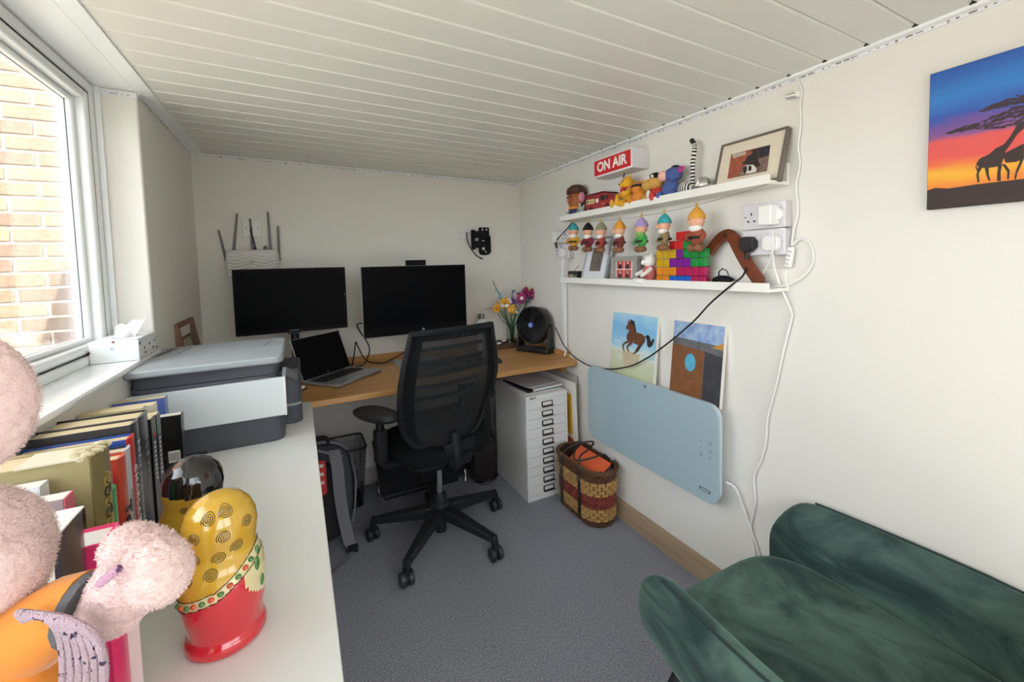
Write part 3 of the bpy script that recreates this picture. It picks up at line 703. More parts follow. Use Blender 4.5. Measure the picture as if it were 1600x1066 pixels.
# ---- string of hanging dolls
sx = 1.324
def sag(y): u = (y - .83) / (1.985 - .83); return 1.549 - .038 * 4 * u * (1 - u) * (1 - .25 * (u - .5))
tag(MB().tube([(sx, .83 + (1.985 - .83) * i / 30, sag(.83 + (1.985 - .83) * i / 30)) for i in range(31)], .0011, 5).build('string_line', M('string', '#8d8878', .8)), 'thin string strung under the upper ledge', 'string')
def cl_(h): return M('felt_' + h[1:], h, .9, sheen=.2, bump=(250, .2))
pegm = M('peg_wood', '#c9b06a', .6)
DOLLS = [(1.88, 'teal', '#2e9a9c', '#cf9a2e', 'mustard', .8), (1.752, 'black', '#1c1616', '#7d1f2c', 'maroon', .3), (1.648, 'olive', '#8b8a6a', '#a5402f', 'rust', -.5),
         (1.515, 'orange', '#e0932c', '#7a2f2a', 'wine', -.4), (1.376, 'lilac', '#a893c4', '#3f9b45', 'green', -.2), (1.248, 'aqua', '#35a3a6', '#8f7a52', 'khaki', -.7), (1.093, 'amber', '#d99a35', '#9a4c33', 'brown', -.1)]
for i, (y, hn, hat, tun, tn, tw) in enumerate(DOLLS):
    zt_ = sag(y); big = 1.12 if i == 6 else 1.0
    t = thing('felt_doll', '%s-capped felt doll in %s tunic pegged on the string' % (hn, tn), 'doll', (sx, y, zt_ - .135 * 1.12 * big - .004), -PI / 2 + tw * .6, 'felt dolls pegged along the string')
    S = big * 1.12
    b = MB(); b.ell((0, 0, .048 * S), (.024 * S, .017 * S, .03 * S), 14, 10); b.build('tunic', cl_(tun), t)
    b = MB(); b.ell((0, -.003, .09 * S), (.024 * S, .022 * S, .022 * S), 14, 10); b.ell((-.004, -.025 * S, .088 * S), (.008, .008, .007), 8, 6); b.build('head', tskin, t)
    b = MB(); b.ell((0, -.008, .07 * S), (.021 * S, .017 * S, .012 * S), 12, 8); b.build('neck_scarf', twh if i not in (4,) else cl_('#7fae5a'), t)
    b = MB(); b.lathe([(.0255 * S, .098 * S), (.024 * S, .108 * S), (.017 * S, .12 * S), (.008, .131 * S), (0, .135 * S)], 14); b.build('cap', cl_(hat), t)
    for s in (-1, 1):
        b = MB(); b.tube(spline([(s * .02 * S, 0, .058 * S), (s * .032 * S, -.008, .046 * S), (s * .026 * S, -.016, .036 * S)], 3), .007 * S, 7); a = b.build('arm', cl_(tun), t)
        b = MB(); b.ell((s * .012 * S, -.008, .012 * S), (.013 * S, .019 * S, .012 * S), 10, 8); b.build('boot', tboot, t)
    b = MB(); b.lathe([(.0235 * S, .046 * S), (.0248 * S, .043 * S), (.0235 * S, .038 * S)], 14); b.build('belt', tblk, t)
    b = MB(); b.box(-.004, -.0012, -.003, .003, .122 * S, .122 * S + .03); b.box(.0012, .004, -.003, .003, .122 * S, .122 * S + .03); b.build('peg', pegm, t)
# ---- lower ledge
t = toy('mini_radio', 'tiny black model radio at the left end of lower ledge', 1.932, 1.365, ZB0, cat='ornament')
MB().box(-.045, .045, -.018, .018, 0, .052).build('case', M('radio_black', '#23211c', .5), t, bevel=.003)
MB().box(-.036, .012, -.0195, -.018, .012, .034).build('dial', M('radio_dial', '#a39a84', .5), t)
MB().cyl((.03, -.021, .02), (.03, -.017, .02), .009).build('knob', silver, t)
MB().tube([(-.005, 0, .052), (.035, 0, .082)], .0015, 6).build('aerial', black, t)
fsil = M('frame_silver', '#b7b9bd', .35, metal=.4); fgr = M('frame_grey', '#9a948c', .6)
t = leaning_frame('photo_frame', 'silver framed woodland photograph with wide white mount, lower ledge', 1.762, 1.348, ZB0, .20, .238, .27, .012, .02, fsil, M('mount_white', '#dfe0e3', .6))
ph = MB(); ph.box(-.045, .045, .0035, .005, .055, .18); ph = ph.build('photograph', M('photo_wood', '#4f4540', .5, var=(26, '#8a7f74'), stretch=(3, 1, .6)), t)
t = leaning_frame('photo_frame', 'grey box frame with four red photo-booth pictures', 1.532, 1.352, ZB0, .178, .122, .05, .022, .03, fgr, M('mount_grey', '#aaa49b', .6))
ph = MB(); ph.box(-.052, .052, .006, .0075, .016, .108); ph = ph.build('photo_card', M('card_white', '#efe9e4', .5), t)
for i in (0, 1):
    for j in (0, 1):
        x = -.049 + i * .051; z = .019 + j * .045
        q = MB().box(x, x + .047, .0052, .006, z, z + .041).build('booth_photo', M('photo_red', '#c4504c', .5), t)
        b = MB(); b.face([(x + .01, z), (x + .014, z + .022), (x + .022, z + .03), (x + .03, z + .02), (x + .036, z)], .005); b.build('figure', M('photo_dark', '#2e2a34', .5), q)
        b = MB(); b.face(circ(.007, 10, x + .024, z + .028), .0048); b.build('face', M('photo_pale', '#b9a99c', .5), q)
t = toy('plush_bear', 'white plush bear in a pink top beside the coloured blocks', 1.385, 1.375, ZB0, rz=-.5)
MB().ell((0, 0, .042), (.033, .03, .04), 14, 10).build('body', M('toy_rose', '#cf6f68', .8), t)
b = MB(); b.ell((0, 0, .098), (.03, .03, .028), 14, 10); b.ell((-.002, -.024, .092), (.014, .013, .012), 12, 8); b.build('head', twh, t)
for s in (-1, 1): MB().ell((s * .011, -.026, .106), .0028, 8, 6).build('eye', tblk, t)
MB().ell((-.002, -.037, .095), (.004, .003, .003), 8, 6).build('nose', tblk, t)
for s in (-1, 1):
    b = MB(); b.tube(spline([(s * .026, 0, .065), (s * .04, -.03, .045), (s * .045, -.05, .035)], 4), .009, 8); b.build('arm', twh, t)
    b = MB(); b.ell((s * .03, -.045, .012), (.012, .026, .012), 10, 8); b.build('foot', twh, t)
    MB().ell((s * .021, .004, .122), (.011, .007, .011), 8, 6).build('ear', twh, t)
# coloured block lamp: one cube per block
t = wthing('block_lamp', 'stack of coloured translucent cubes on the lower ledge', 'lamp', 1.203, ZB0, x=1.368)
BC = {'O': '#d9861f', 'B': '#1f63c4', 'M': '#b21f55', 'Y': '#c9a21c', 'P': '#7a1f8e', 'G': '#1f8a3c', 'R': '#cf2a28'}
bm = {k: M('cube_' + k, c, .25, coat=.3) for k, c in BC.items()}; cu = .0352
core = M('lamp_core', '#c9c4bd', .5); firsts = {}
for r, row in enumerate(['OOBBBMM', 'OOOMMMM', 'YYPPPGG', 'YYYPGGG', '  RRGG ', '   RR  ']):
    for c, ch in enumerate(row):
        if ch == ' ': continue
        if ch in firsts: o = firsts[ch].copy(); COL.objects.link(o)
        else: o = firsts[ch] = MB().box(.0008, cu - .0008, -.013, .013, .0008, cu - .0008).build('cube', bm[ch], t, bevel=.0018, seg=1)
        o.location = (-.1232 + c * cu, 0, r * cu)
# black puck, cables, boomerang
t = toy('cable_puck', 'black zip case with looped cord behind the boomerang', 1.03, 1.385, ZB0, cat='case')
b = MB(); b.ell((0, 0, .018), (.042, .03, .02), 18, 10); b.build('case', matteblack, t)
b = MB(); b.tube(spline([(-.02, 0, .034), (-.012, 0, .055), (.006, 0, .06), (.018, 0, .05), (.02, 0, .034), (-.01, 0, .036), (-.018, .0, .05), (0, .0, .064)], 6), .0018, 6); b.build('cord', cab, t)
t = thing('boomerang', 'brown wooden boomerang leaning against the wall on lower ledge', 'boomerang', (1.362, .97, ZB0), rot=(-.22, 0, -PI / 2))
cl_pts = spline([(-.125, 0, .125), (-.09, 0, .172), (-.062, 0, .190), (-.032, 0, .178), (.0, 0, .132), (.05, 0, .066), (.098, 0, .012)], 8)
out = []; inn = []
for i, p in enumerate(cl_pts):
    d = (cl_pts[min(i + 1, len(cl_pts) - 1)] - cl_pts[max(i - 1, 0)]).normalized(); nrm = Vector((-d.z, 0, d.x)); w = .021
    if i > len(cl_pts) - 3: w = .016
    out.append(p + nrm * w); inn.append(p - nrm * w)
b = MB(); n = len(out); vs = []
for dy in (-.006, .006): vs += [(p.x, dy, max(p.z, .0)) for p in out] + [(p.x, dy, max(p.z, .0)) for p in inn]
fs = []
for i in range(n - 1): fs += [(i, n + i, n + i + 1, i + 1), (2 * n + i, 2 * n + i + 1, 3 * n + i + 1, 3 * n + i), (i, i + 1, 2 * n + i + 1, 2 * n + i), (n + i, 3 * n + i, 3 * n + i + 1, n + i + 1)]
fs += [(0, 2 * n, 3 * n, n), (n - 1, 2 * n - 1, 4 * n - 1, 3 * n - 1)]
b.add(vs, fs); b.build('blade', wood_mat('boomerang_wood', '#7d3d20', '#5c2a16', (10, 10, 10), .35), t, bevel=.003)
b = MB(); b.prism(circ(.009, 8, -.06, .186), -.0068, -.0058, 'y'); b.build('painted_motif', M('motif_dark', '#3a1a10', .5), t)
wc = M('cable_white', '#e6e3de', .5)
b = MB()
for k in range(4): b.tube(spline([(1.37 + .01 * k, 1.0, ZB0 + .004), (1.36 + .012 * k, .96, ZB0 + .02 - .004 * k), (1.385, .93 - .01 * k, ZB0 + .006 * k + .005), (1.35 + .01 * k, .9, ZB0 + .008), (1.39, .86, ZB0 + .005)], 5), .002, 6)
tag(b.build('white_leads', wc), 'tangle of thin white leads lying under the boomerang', 'cable')
# ---- double sockets
def dsocket(y, z, lab, grp, x=1.43):
    t = wthing('double_socket', lab, 'socket', y, z, x, group=grp)
    pl = M('socket_white', '#dcd8dc', .35)
    MB().box(-.071, .071, -.034, 0, -.041, .041).build('back_box', M('socket_box', '#d0cbca', .5), t, bevel=.002)
    f = MB().box(-.073, .073, -.042, -.034, -.043, .043).build('faceplate', pl, t, bevel=.003)
    for cx in (-.040, .040):
        for dx, dz, w_, h in ((0, .012, .005, .009), (-.011, -.012, .008, .005), (.011, -.012, .008, .005)): MB().box(cx + dx - w_ / 2, cx + dx + w_ / 2, -.0425, -.0415, dz - h / 2 - .003, dz + h / 2 - .003).build('pin_hole', M('hole_black', '#151313', .7), f)
    for cx in (-.012, .012): MB().box(cx - .008, cx + .008, -.045, -.042, .006, .030).build('switch', pl, t, bevel=.002)
    for cx in (-.062, .062): MB().cyl((cx, -.0428, 0), (cx, -.041, 0), .003, n=8).build('screw', M('screw_grey', '#77757a', .4, metal=.5), f)
    return t
G = 'double sockets on the right wall'
dsocket(.884, 1.459, 'upper double socket at the ledge ends with empty left outlet', G)
dsocket(.884, 1.371, 'lower double socket at the ledge ends behind the black plug', G)
dsocket(2.095, 1.475, 'upper double socket in the corner above the fan', G)
dsocket(2.095, 1.386, 'lower double socket in the corner above the fan', G)
def plug(name, lab, y, z, x, m, kind):
    t = wthing(name, lab, 'plug', y, z, x)
    if kind == 'box': MB().box(-.022, .022, -.05, 0, -.034, .03).build('body', m, t, bevel=.004); MB().cyl((.02, -.02, 0), (.02, 0, 0), .02).build('pin_guard', m, t)
    elif kind == 'round':
        b = MB(); b.prism(rrect(.052, .052, .016, 5), -.028, 0, 'y'); b.build('body', m, t, bevel=.005, seg=3)
        MB().cyl((0, -.014, -.026), (0, -.012, -.045), .006, .004).build('cable_grip', m, t)
    else:
        b = MB(); b.prism([(-.026, -.012), (-.026, .012), (-.014, .026), (.014, .026), (.026, .012), (.026, -.012), (.01, -.026), (-.01, -.026)], -.032, 0, 'y'); b.build('body', m, t, bevel=.004)
        MB().cyl((0, -.016, -.024), (-.006, -.018, -.05), .0085, .006).build('cable_grip', m, t)
    return t
wp = M('plug_white', '#eceae6', .35); bp_ = M('plug_black', '#19191b', .5)
plug('usb_charger', 'boxy white USB charger in the upper socket by the ledges', .848, 1.458, 1.3875, wp, 'box')
plug('white_plug', 'rounded white plug in the lower socket by the ledges', .845, 1.366, 1.3875, wp, 'round')
plug('black_plug', 'black three-pin plug in the lower socket over the boomerang', .924, 1.366, 1.3875, bp_, 'hex')
plug('white_plug', 'white plug adapter in the upper corner socket', 2.10, 1.475, 1.3875, wp, 'box')
plug('white_plug', 'rounded white plug in the lower corner socket', 2.06, 1.38, 1.3875, wp, 'round')
tag(MB().tube(spline([(1.41, 2.012, 1.55), (1.37, 2.03, 1.50), (1.345, 2.075, 1.455), (1.34, 2.088, 1.43), (1.345, 2.08, 1.405)], 6), .003).tube([(1.343, 2.086, 1.438), (1.345, 2.08, 1.405)], .006).build('sign_lead', cab), 'black lead running from the upper ledge to the corner socket', 'cable')
# trunking down to desk
t = wthing('cable_trunking', 'white plastic trunking running from corner sockets to the desk', 'trunking', 2.14, DZ + .03)
MB().box(-.012, .012, -.012, 0, 0, 1.34 - DZ - .03).build('channel', upvc, t, bevel=.002)
tag(MB().tube(spline([(1.41, 2.06, 1.36), (1.385, 2.07, 1.3), (1.41, 2.095, 1.2), (1.412, 2.10, 1.0), (1.41, 2.10, .85), (1.405, 2.10, .79), (1.395, 2.10, DZ + .006)], 6), .0045).build('corner_cable', wc), 'white cable hanging beside the trunking in the corner', 'cable')
# ---- cables by the ledge end
def path_x(pts): return [onx(a, b, x) for a, b, x in pts]
tag(MB().tube(spline(path_x([(1166, 418, 1.368), (1160, 432, 1.345), (1140, 448, 1.312), (1110, 474, 1.33), (1086, 500, 1.36), (1060, 523, 1.375), (1035, 543, 1.372), (1012, 559, 1.37), (985, 572, 1.366), (952, 577, 1.36), (925, 573, 1.345), (908, 565, 1.36), (893, 554, 1.385), (880, 538, 1.39), (868, 512, 1.385)]), 6), .0033).build('fan_cable', cab),
    'long black cable draped from the black plug across to the fan', 'cable')
tag(MB().tube(spline(path_x([(1207, 396, 1.37), (1210, 420, 1.385), (1221, 452, 1.405), (1236, 486, 1.415), (1236, 500, 1.42), (1226, 540, 1.42), (1213, 600, 1.42), (1199, 655, 1.42), (1197, 690, 1.42), (1188, 722, 1.42), (1178, 745, 1.42), (1180, 785, 1.42), (1173, 825, 1.42), (1179, 865, 1.42), (1180, 905, 1.42)]), 8), .0042).build('white_cable', wc),
    'thick white cable wandering down the wall to behind the armchair', 'cable')
tag(MB().tube(spline(path_x([(1248, 128, 1.424), (1253, 142, 1.424), (1250, 165, 1.424), (1251, 195, 1.424), (1247, 230, 1.424), (1250, 255, 1.424), (1244, 290, 1.424), (1247, 330, 1.424), (1240, 360, 1.42), (1237, 384, 1.415)]), 6), .0032).build('led_lead', wc), 'thin white lead dropping from the LED tape to its controller', 'cable')
tag(MB().tube(spline(path_x([(1238, 383, 1.415), (1252, 373, 1.42), (1266, 382, 1.424), (1271, 405, 1.424), (1262, 425, 1.42), (1245, 438, 1.41), (1225, 446, 1.395), (1200, 449, 1.38)]), 8), .0035).tube(spline(path_x([(1207, 360, 1.35), (1208, 392, 1.355), (1196, 420, 1.385), (1186, 434, 1.39)]), 6), .002).build('charger_lead', wc), 'white looped lead beside the sockets curling back to ledge', 'cable')
c = onx(1234, 402, 1.41)
t = wthing('led_controller', 'small white inline remote controller hanging beside the sockets', 'controller', c.y, c.z)
b = MB(); b.obox((0, -.02, 0), (.02, .016, .066), (0, .16, 0)); b.build('case', wp, t, bevel=.004)
for k in range(4): MB().obox((.004 - .003 * k, -.0285, .018 - .013 * k), (.012, .002, .006), (0, .3, 0)).build('button', M('button_grey', '#c2bfbd', .5), t)
c = onx(1240, 149, 1.415)
t = wthing('motion_sensor', 'small silver sensor barrel beside the white lead under the ceiling', 'sensor', c.y, c.z)
MB().cyl((-.02, -.016, .002), (.008, -.014, 0), .0085, n=16).build('barrel', M('brushed', '#d9d9d9', .25, metal=.6), t)
MB().box(.006, .018, -.022, 0, -.008, .008).build('clip', wp, t, bevel=.002)
# ================================================================== panel heater and paintings
hb = M('heater_glass', '#a4b8bf', .12, coat=.5); 
t = wthing('panel_heater', 'pale blue glass panel heater with rounded corners on right wall', 'heater', 1.408, .588)
b = MB(); b.prism(rrect(.785, .385, .05, 7), -.088, -.078, 'y'); gl = b.build('glass_panel', hb, t, bevel=.0015)
b = MB(); b.prism(rrect(.775, .375, .05, 7), -.078, -.060, 'y'); b.build('rear_panel', M('heater_edge', '#c9d6da', .4), t, bevel=.002)
b = MB(); b.box(-.33, .33, -.06, -.01, -.15, .165); b.build('element_case', M('heater_case', '#cfd3d6', .5), t, bevel=.003)
for x in (-.2, .2): MB().box(x - .02, x + .02, -.012, 0, -.12, .12).build('wall_bracket', silver, t)
dk = M('icon_dark', '#56666c', .5)
def icon(px, py, r):
    x, z = loc_pt(t, px, py, -.0885); b = MB(); b.tube([(x + r * math.cos(a), -.0886, z + r * math.sin(a)) for a in [i * PI / 6 for i in range(12)]], .0007, 5, closed=True); b.build('touch_icon', dk, gl)
for p in ((1110, 694), (1110, 706), (1109, 716), (1095, 710)): icon(p[0], p[1], .0055)
for p in ((1095, 689), (1095, 699)): icon(p[0], p[1], .0015)
x, z = loc_pt(t, 1008, 604, -.089); b = MB(); b.prism(circ(.006, 12, x, z), -.0895, -.088, 'y'); b.build('screw_cap', dk, gl)
b = MB(); b.tube([(x + .0075 * math.cos(a), -.089, z + .0075 * math.sin(a)) for a in [i * PI / 6 for i in range(12)]], .0008, 5, closed=True); b.build('screw_ring', silver, gl)
x, z = loc_pt(t, 1101, 766, -.0885); b = MB(); b.box(x - .024, x + .024, -.0889, -.088, z - .006, z + .006); b.build('logo_plate', M('logo_black', '#22282c', .5), gl)
for k in range(8): MB().box(x - .019 + k * .005, x - .0155 + k * .005, -.0893, -.0888, z - .003, z + .003).build('logo_mark', M('logo_pale', '#c4d6da', .5), gl)
tag(MB().tube(spline(path_x([(1135, 754, 1.39), (1148, 762, 1.40), (1160, 790, 1.415), (1172, 825, 1.415), (1185, 862, 1.42), (1190, 890, 1.42)]), 8), .0042).build('heater_cable', wc), 'white cable curving from the heater down behind the armchair', 'cable')
can = M('canvas_edge', '#e8e3d8', .8, bump=(300, .2))
def canvas(lab, y, x, z, w, h, lean, d=.016):
    t = thing('canvas_painting', lab, 'painting', (x, y, z), rot=(-lean, 0, -PI / 2)); MB().box(-w / 2, w / 2, 0, d, 0, h).build('canvas', can, t, bevel=.001); return t
# horse
t = canvas('painting of a galloping brown horse propped on the heater', 1.525, 1.382, .754, .30, .315, .11)
f = MB(); f.face([(-.149, .001), (.149, .001), (.149, .314), (-.149, .314)], -.0006)
f.build('paint_ground', ramp_mat('horse_bg', 2, [(0, '#b9bd97'), (.3, '#c9cbae'), (.42, '#d9dccb'), (.47, '#b4d3dd'), (.6, '#8fc0dc'), (.8, '#7db6dc'), (1, '#a9cfe0')], .6, (9, .5, (1, 1, 2.4)), .315), t, smooth=False)
hx = dict(x0=930, y0=480, s=6.273, yl=-.0012)
hbr = M('horse_brown', '#7a4a30', .6, var=(70, '#51301f')); hdk = M('horse_dark', '#2a2426', .6)
def hp(pts, name, mat, d=0): return paint(t, pts, hx['x0'], hx['y0'], hx['s'], hx['yl'] - .0003 * d, name, mat)
hp([(265, 430), (275, 560), (300, 590), (420, 560), (440, 470), (360, 440)], 'ground_shadow', M('horse_sand', '#c3b394', .7), -1)
hp([(330, 120), (345, 150), (365, 145), (390, 165), (395, 200), (405, 250), (450, 260), (490, 290), (490, 340), (465, 370), (430, 380), (400, 365), (360, 345), (330, 345), (305, 310), (310, 270), (335, 225), (310, 220), (300, 200), (315, 170)], 'horse_body', hbr)
hp([(330, 320), (290, 340), (265, 365), (268, 410), (285, 440), (290, 430), (280, 400), (285, 370), (320, 350), (350, 345)], 'horse_foreleg', hbr, 1)
hp([(350, 330), (325, 360), (305, 385), (310, 420), (330, 442), (335, 430), (322, 405), (325, 390), (370, 360)], 'horse_foreleg', hbr, 1)
hp([(420, 360), (420, 380), (400, 410), (385, 440), (365, 460), (375, 463), (400, 450), (430, 405), (460, 370)], 'horse_hindleg', hbr, 1)
hp([(440, 370), (470, 360), (450, 390), (425, 430), (395, 455), (390, 450), (415, 415)], 'horse_hindleg', hdk, 2)
hp([(345, 118), (385, 140), (392, 180), (402, 250), (390, 240), (375, 180), (345, 160)], 'horse_mane', hdk, 2)
hp([(490, 290), (515, 270), (535, 290), (545, 340), (570, 305), (580, 330), (560, 380), (530, 400), (510, 380), (505, 320)], 'horse_tail', hdk, 2)
# second canvas: plain abstract stand-in in the same colours
t = canvas('abstract canvas of brown and charcoal blocks under blue, on heater', 1.163, 1.382, .754, .242, .312, .11)
W2 = .12
def ab(pts, name, c1, c2=None, d=0):
    b = MB(); b.face(pts, -.0006 - .0003 * d); return b.build(name, M(name + c1, c1, .6, bump=(60, .2), var=(30, c2, .3) if c2 else None), t, smooth=False)
ab([(-W2, .24), (W2, .225), (W2, .311), (-W2, .311)], 'blue_band', '#5a82c4', '#b9ccd6')
ab([(-W2, .21), (W2, .19), (W2, .235), (-W2, .245)], 'grey_band', '#4f4e52', '#77777a', 1)
ab([(-W2, .001), (.04, .001), (.04, .205), (-W2, .215)], 'brown_block', '#6d4128', '#8a5a30', 2)
ab([(.04, .001), (W2, .001), (W2, .195), (.04, .205)], 'charcoal_block', '#2c2c33', '#43434a', 2)
ab([(.07, .225), (W2, .222), (W2, .25)], 'ochre_patch', '#c08a3a', None, 2)
ab(circ(.026, 18, -.025, .15, .036), 'turquoise_disc', '#3f9cc0', '#63b4d0', 3)
# giraffes at sunset
t = wthing('canvas_painting', 'sunset canvas with giraffe silhouettes high on right wall', 'painting', .187, 1.429)
MB().box(-.29, .29, -.018, -.001, 0, .332).build('canvas', M('canvas_dark', '#1b2030', .7), t, bevel=.001)
f = MB(); f.face([(-.289, .001), (.289, .001), (.289, .331), (-.289, .331)], -.0186)
f.build('sunset_paint', ramp_mat('sunset', 2, [(0, '#e0662e'), (.16, '#e8862a'), (.24, '#ecae25'), (.31, '#e87a38'), (.36, '#e0524a'), (.47, '#dc5550'), (.51, '#84508a'), (.6, '#6b4a90'), (.66, '#2b50a6'), (.8, '#2a7ac0'), (1, '#1f4fa0')], .55, (7, .14, (1.3, 1, 5)), .332), t, smooth=False)
blk = M('silhouette', '#3a2c28', .7)
def gp(pts, name, mat=blk, d=0): return paint(t, pts, 1440, 60, 3.807, -.0192 - .0003 * d, name, mat)
gl_ = []
lo = crop_poly(t, [(35, 905), (80, 890), (160, 893), (330, 868), (480, 850), (609, 835)], 1440, 60, 3.807, -.0192)
b = MB(); b.face([(-.289, .001), (.289, .001), (.289, lo[-1][1])] + lo[::-1] + [(-.289, lo[0][1])], -.0192); b.build('ground_silhouette', blk, t, smooth=False)
gp([(325, 745), (345, 715), (400, 690), (440, 655), (490, 630), (530, 580), (565, 520), (590, 495), (609, 500), (609, 535), (570, 570), (530, 630), (500, 670), (485, 720), (470, 760), (400, 770), (340, 770)], 'giraffe_body')
gp([(340, 765), (360, 770), (340, 805), (345, 855), (332, 858), (325, 810)], 'giraffe_leg'); gp([(375, 768), (400, 768), (400, 810), (410, 845), (398, 848), (382, 805)], 'giraffe_leg')
gp([(455, 760), (480, 750), (470, 795), (472, 848), (448, 848), (450, 800)], 'giraffe_leg'); gp([(475, 745), (500, 750), (525, 785), (520, 838), (508, 838), (510, 795)], 'giraffe_leg')
gp([(325, 745), (320, 770), (330, 790), (340, 780), (330, 770)], 'giraffe_tail')
gp([(480, 690), (540, 660), (609, 625), (609, 715), (560, 735), (500, 740)], 'giraffe_body', d=1); gp([(590, 715), (609, 712), (590, 760), (570, 800), (562, 838), (550, 838), (560, 790)], 'giraffe_leg')
tre = M('acacia', '#43343c', .8)
ac = MB(); ra = random.Random(5)
for (xa, ya, xb, yb, th_, nn) in ((165, 565, 609, 420, 26, 60), (230, 540, 609, 500, 22, 45), (345, 440, 609, 335, 22, 45), (420, 415, 609, 365, 16, 25)):
    for k in range(nn):
        u = ra.random(); cx_, cy_ = xa + (xb - xa) * u, ya + (yb - ya) * u + ra.uniform(-th_, th_) * (.3 + .7 * u); w_ = ra.uniform(14, 42)
        ac.face(crop_poly(t, [(cx_ - w_, cy_ + w_ * .25), (cx_, cy_ - ra.uniform(3, 8)), (cx_ + w_, cy_ - w_ * .3), (cx_ + w_ * .2, cy_ + ra.uniform(3, 8))], 1440, 60, 3.807, -.0192 - .00001 * k), -.0192 - .00001 * k)
q = ac.build('acacia_canopy', tre, t, smooth=False)
for k in range(5): gp([(560 - 8 * k, 470 - 30 * k + 60), (609, 455 - 22 * k + 30), (609, 470 - 22 * k + 34), (560 - 8 * k, 476 - 30 * k + 62)], 'acacia_branch', tre, -1)
for k in range(3):       # rest of the canvas past the photograph's edge
    x = .02 + .085 * k
    b = MB(); b.face([(x - .03, .06), (x + .02, .07), (x + .06, .15), (x + .05, .16), (x + .01, .1), (x - .03, .095)], -.0193); b.face([(x - .028, .07), (x - .018, .07), (x - .02, .03), (x - .026, .03)], -.0193); b.face([(x + .008, .07), (x + .018, .07), (x + .016, .03), (x + .01, .03)], -.0193); b.build('giraffe_body', blk, t, smooth=False)
# ================================================================== office chair
mesh_m = bpy.data.materials.new('chair_mesh'); mesh_m.use_nodes = True
nt = mesh_m.node_tree; N = nt.nodes; L = nt.links; bs = N['Principled BSDF']; bs.inputs['Base Color'].default_value = lin('#0e0f12'); bs.inputs['Roughness'].default_value = .8
tr_ = N.new('ShaderNodeBsdfTransparent'); mx = N.new('ShaderNodeMixShader'); mx.inputs[0].default_value = .90
L.new(tr_.outputs[0], mx.inputs[1]); L.new(bs.outputs[0], mx.inputs[2]); L.new(mx.outputs[0], N['Material Output'].inputs[0])
chblk = M('chair_black', '#121316', .6, spec=.3); chfab = M('chair_fabric', '#0d0e10', .9, spec=.2, bump=(300, .3)); chbase = M('chair_base', '#1d1e22', .55, spec=.35, bump=(300, .05))
CHA = math.radians(12)
t = thing('office_chair', 'black mesh-back swivel office chair on five castors at the desk', 'chair', (.566, 1.965, 0), CHA)
hubz = .15
b = MB(); b.lathe([(0, .03), (.026, .03), (.028, .09), (.045, .10), (.05, .13), (.042, .175), (.03, .185), (0, .185)], 24); b.build('hub', chbase, t)
MB().cyl((0, 0, .18), (0, 0, .215), .033, .031, 20).build('column_sleeve', chbase, t)
MB().cyl((0, 0, .2), (0, 0, .40), .014, n=16).build('gas_lift', chrome, t)
def castor(parent, x, y, a):
    c = MB()
    for s in (-.017, .017):
        c.lathe([(0, -.012), (.022, -.012), (.029, -.009), (.031, 0), (.029, .009), (.022, .012), (0, .012)], 20, (s, 0, .031), 'x')
    o = c.build('castor', M('castor_black', '#2a2b2f', .4), parent, loc=(x, y, 0), rot=(0, 0, a))
    h = MB(); h.cyl((-.012, 0, .031), (.012, 0, .031), .018); h.cyl((0, 0, .035), (0, 0, .085), .011); h.build('castor_hood', chbase, o)
for k in range(5):
    a = math.radians(155.6 + 71.9 * k) - CHA; d = Vector((math.cos(a), math.sin(a), 0)); tip = d * .33
    b = MB(); b.bar(d * .03 + Vector((0, 0, .135)), d * .318 + Vector((0, 0, .098)), .062, .055, w2=.034, h2=.03)
    b.bar(d * .318 + Vector((0, 0, .113)), d * .33 + Vector((0, 0, .06)), .032, .03, up=tuple(d), w2=.028, h2=.026)
    lg = b.build('base_leg', chbase, t, bevel=.007, seg=2)
    castor(t, tip.x, tip.y, random.uniform(-.35, .35) - CHA)
b = MB(); b.box(-.08, .08, -.14, .1, .40, .44); b.build('tilt_mechanism', chblk, t, bevel=.01)
b = MB(); b.cyl((.08, 0, .42), (.2, .0, .415), .006); b.build('lever', chblk, t)
def seatf(p):
    k = 1 / max(abs(p.x), abs(p.y), 1e-6) ** .0
    return Vector((math.copysign(abs(p.x) ** .55, p.x), math.copysign(abs(p.y) ** .55, p.y), math.copysign(abs(p.z) ** .7, p.z)))
b = MB(); b.ell((0, .02, .485), (.235, .235, .048), 32, 14, fn=seatf); b.build('seat', chfab, t)
b = MB(); b.prism(rrect(.40, .40, .07, 5, 0, .02), .438, .455, 'z'); b.build('seat_pan', chblk, t, bevel=.004)
# backrest
BKX = -.018
def hw(z):
    pts = [(.515, .11), (.55, .172), (.60, .204), (.67, .226), (.75, .238), (.83, .240), (.92, .226), (1.0, .208), (1.045, .200)]
    for (a, wa), (c, wc_) in zip(pts, pts[1:]):
        if z <= c: return wa + (wc_ - wa) * (z - a) / (c - a)
    return pts[-1][1]
def back(u, z):           # u -1..1
    w = hw(z); y = -.205 - .055 * ((z - .62) / .42) + .035 * math.exp(-((z - .62) / .13) ** 2)
    return Vector((BKX + u * w, y + .045 * u * u, z + .012 * u * (1 if z > .9 else 0) * 0))
Z0, Z1 = .515, 1.045
rim = [back(-1, Z0 + (Z1 - Z0) * i / 24) for i in range(25)]
rim += [back(-1 + 2 * i / 12, Z1 + .004 * math.sin(PI * i / 12)) for i in range(1, 12)]
rim += [back(1, Z1 - (Z1 - Z0) * i / 24) for i in range(25)] + [back(1 - 2 * i / 10, Z0 - .012 * math.sin(PI * i / 10)) for i in range(1, 10)]
b = MB(); b.tube(rim, .0135, 8, closed=True); b.build('back_frame', chblk, t)
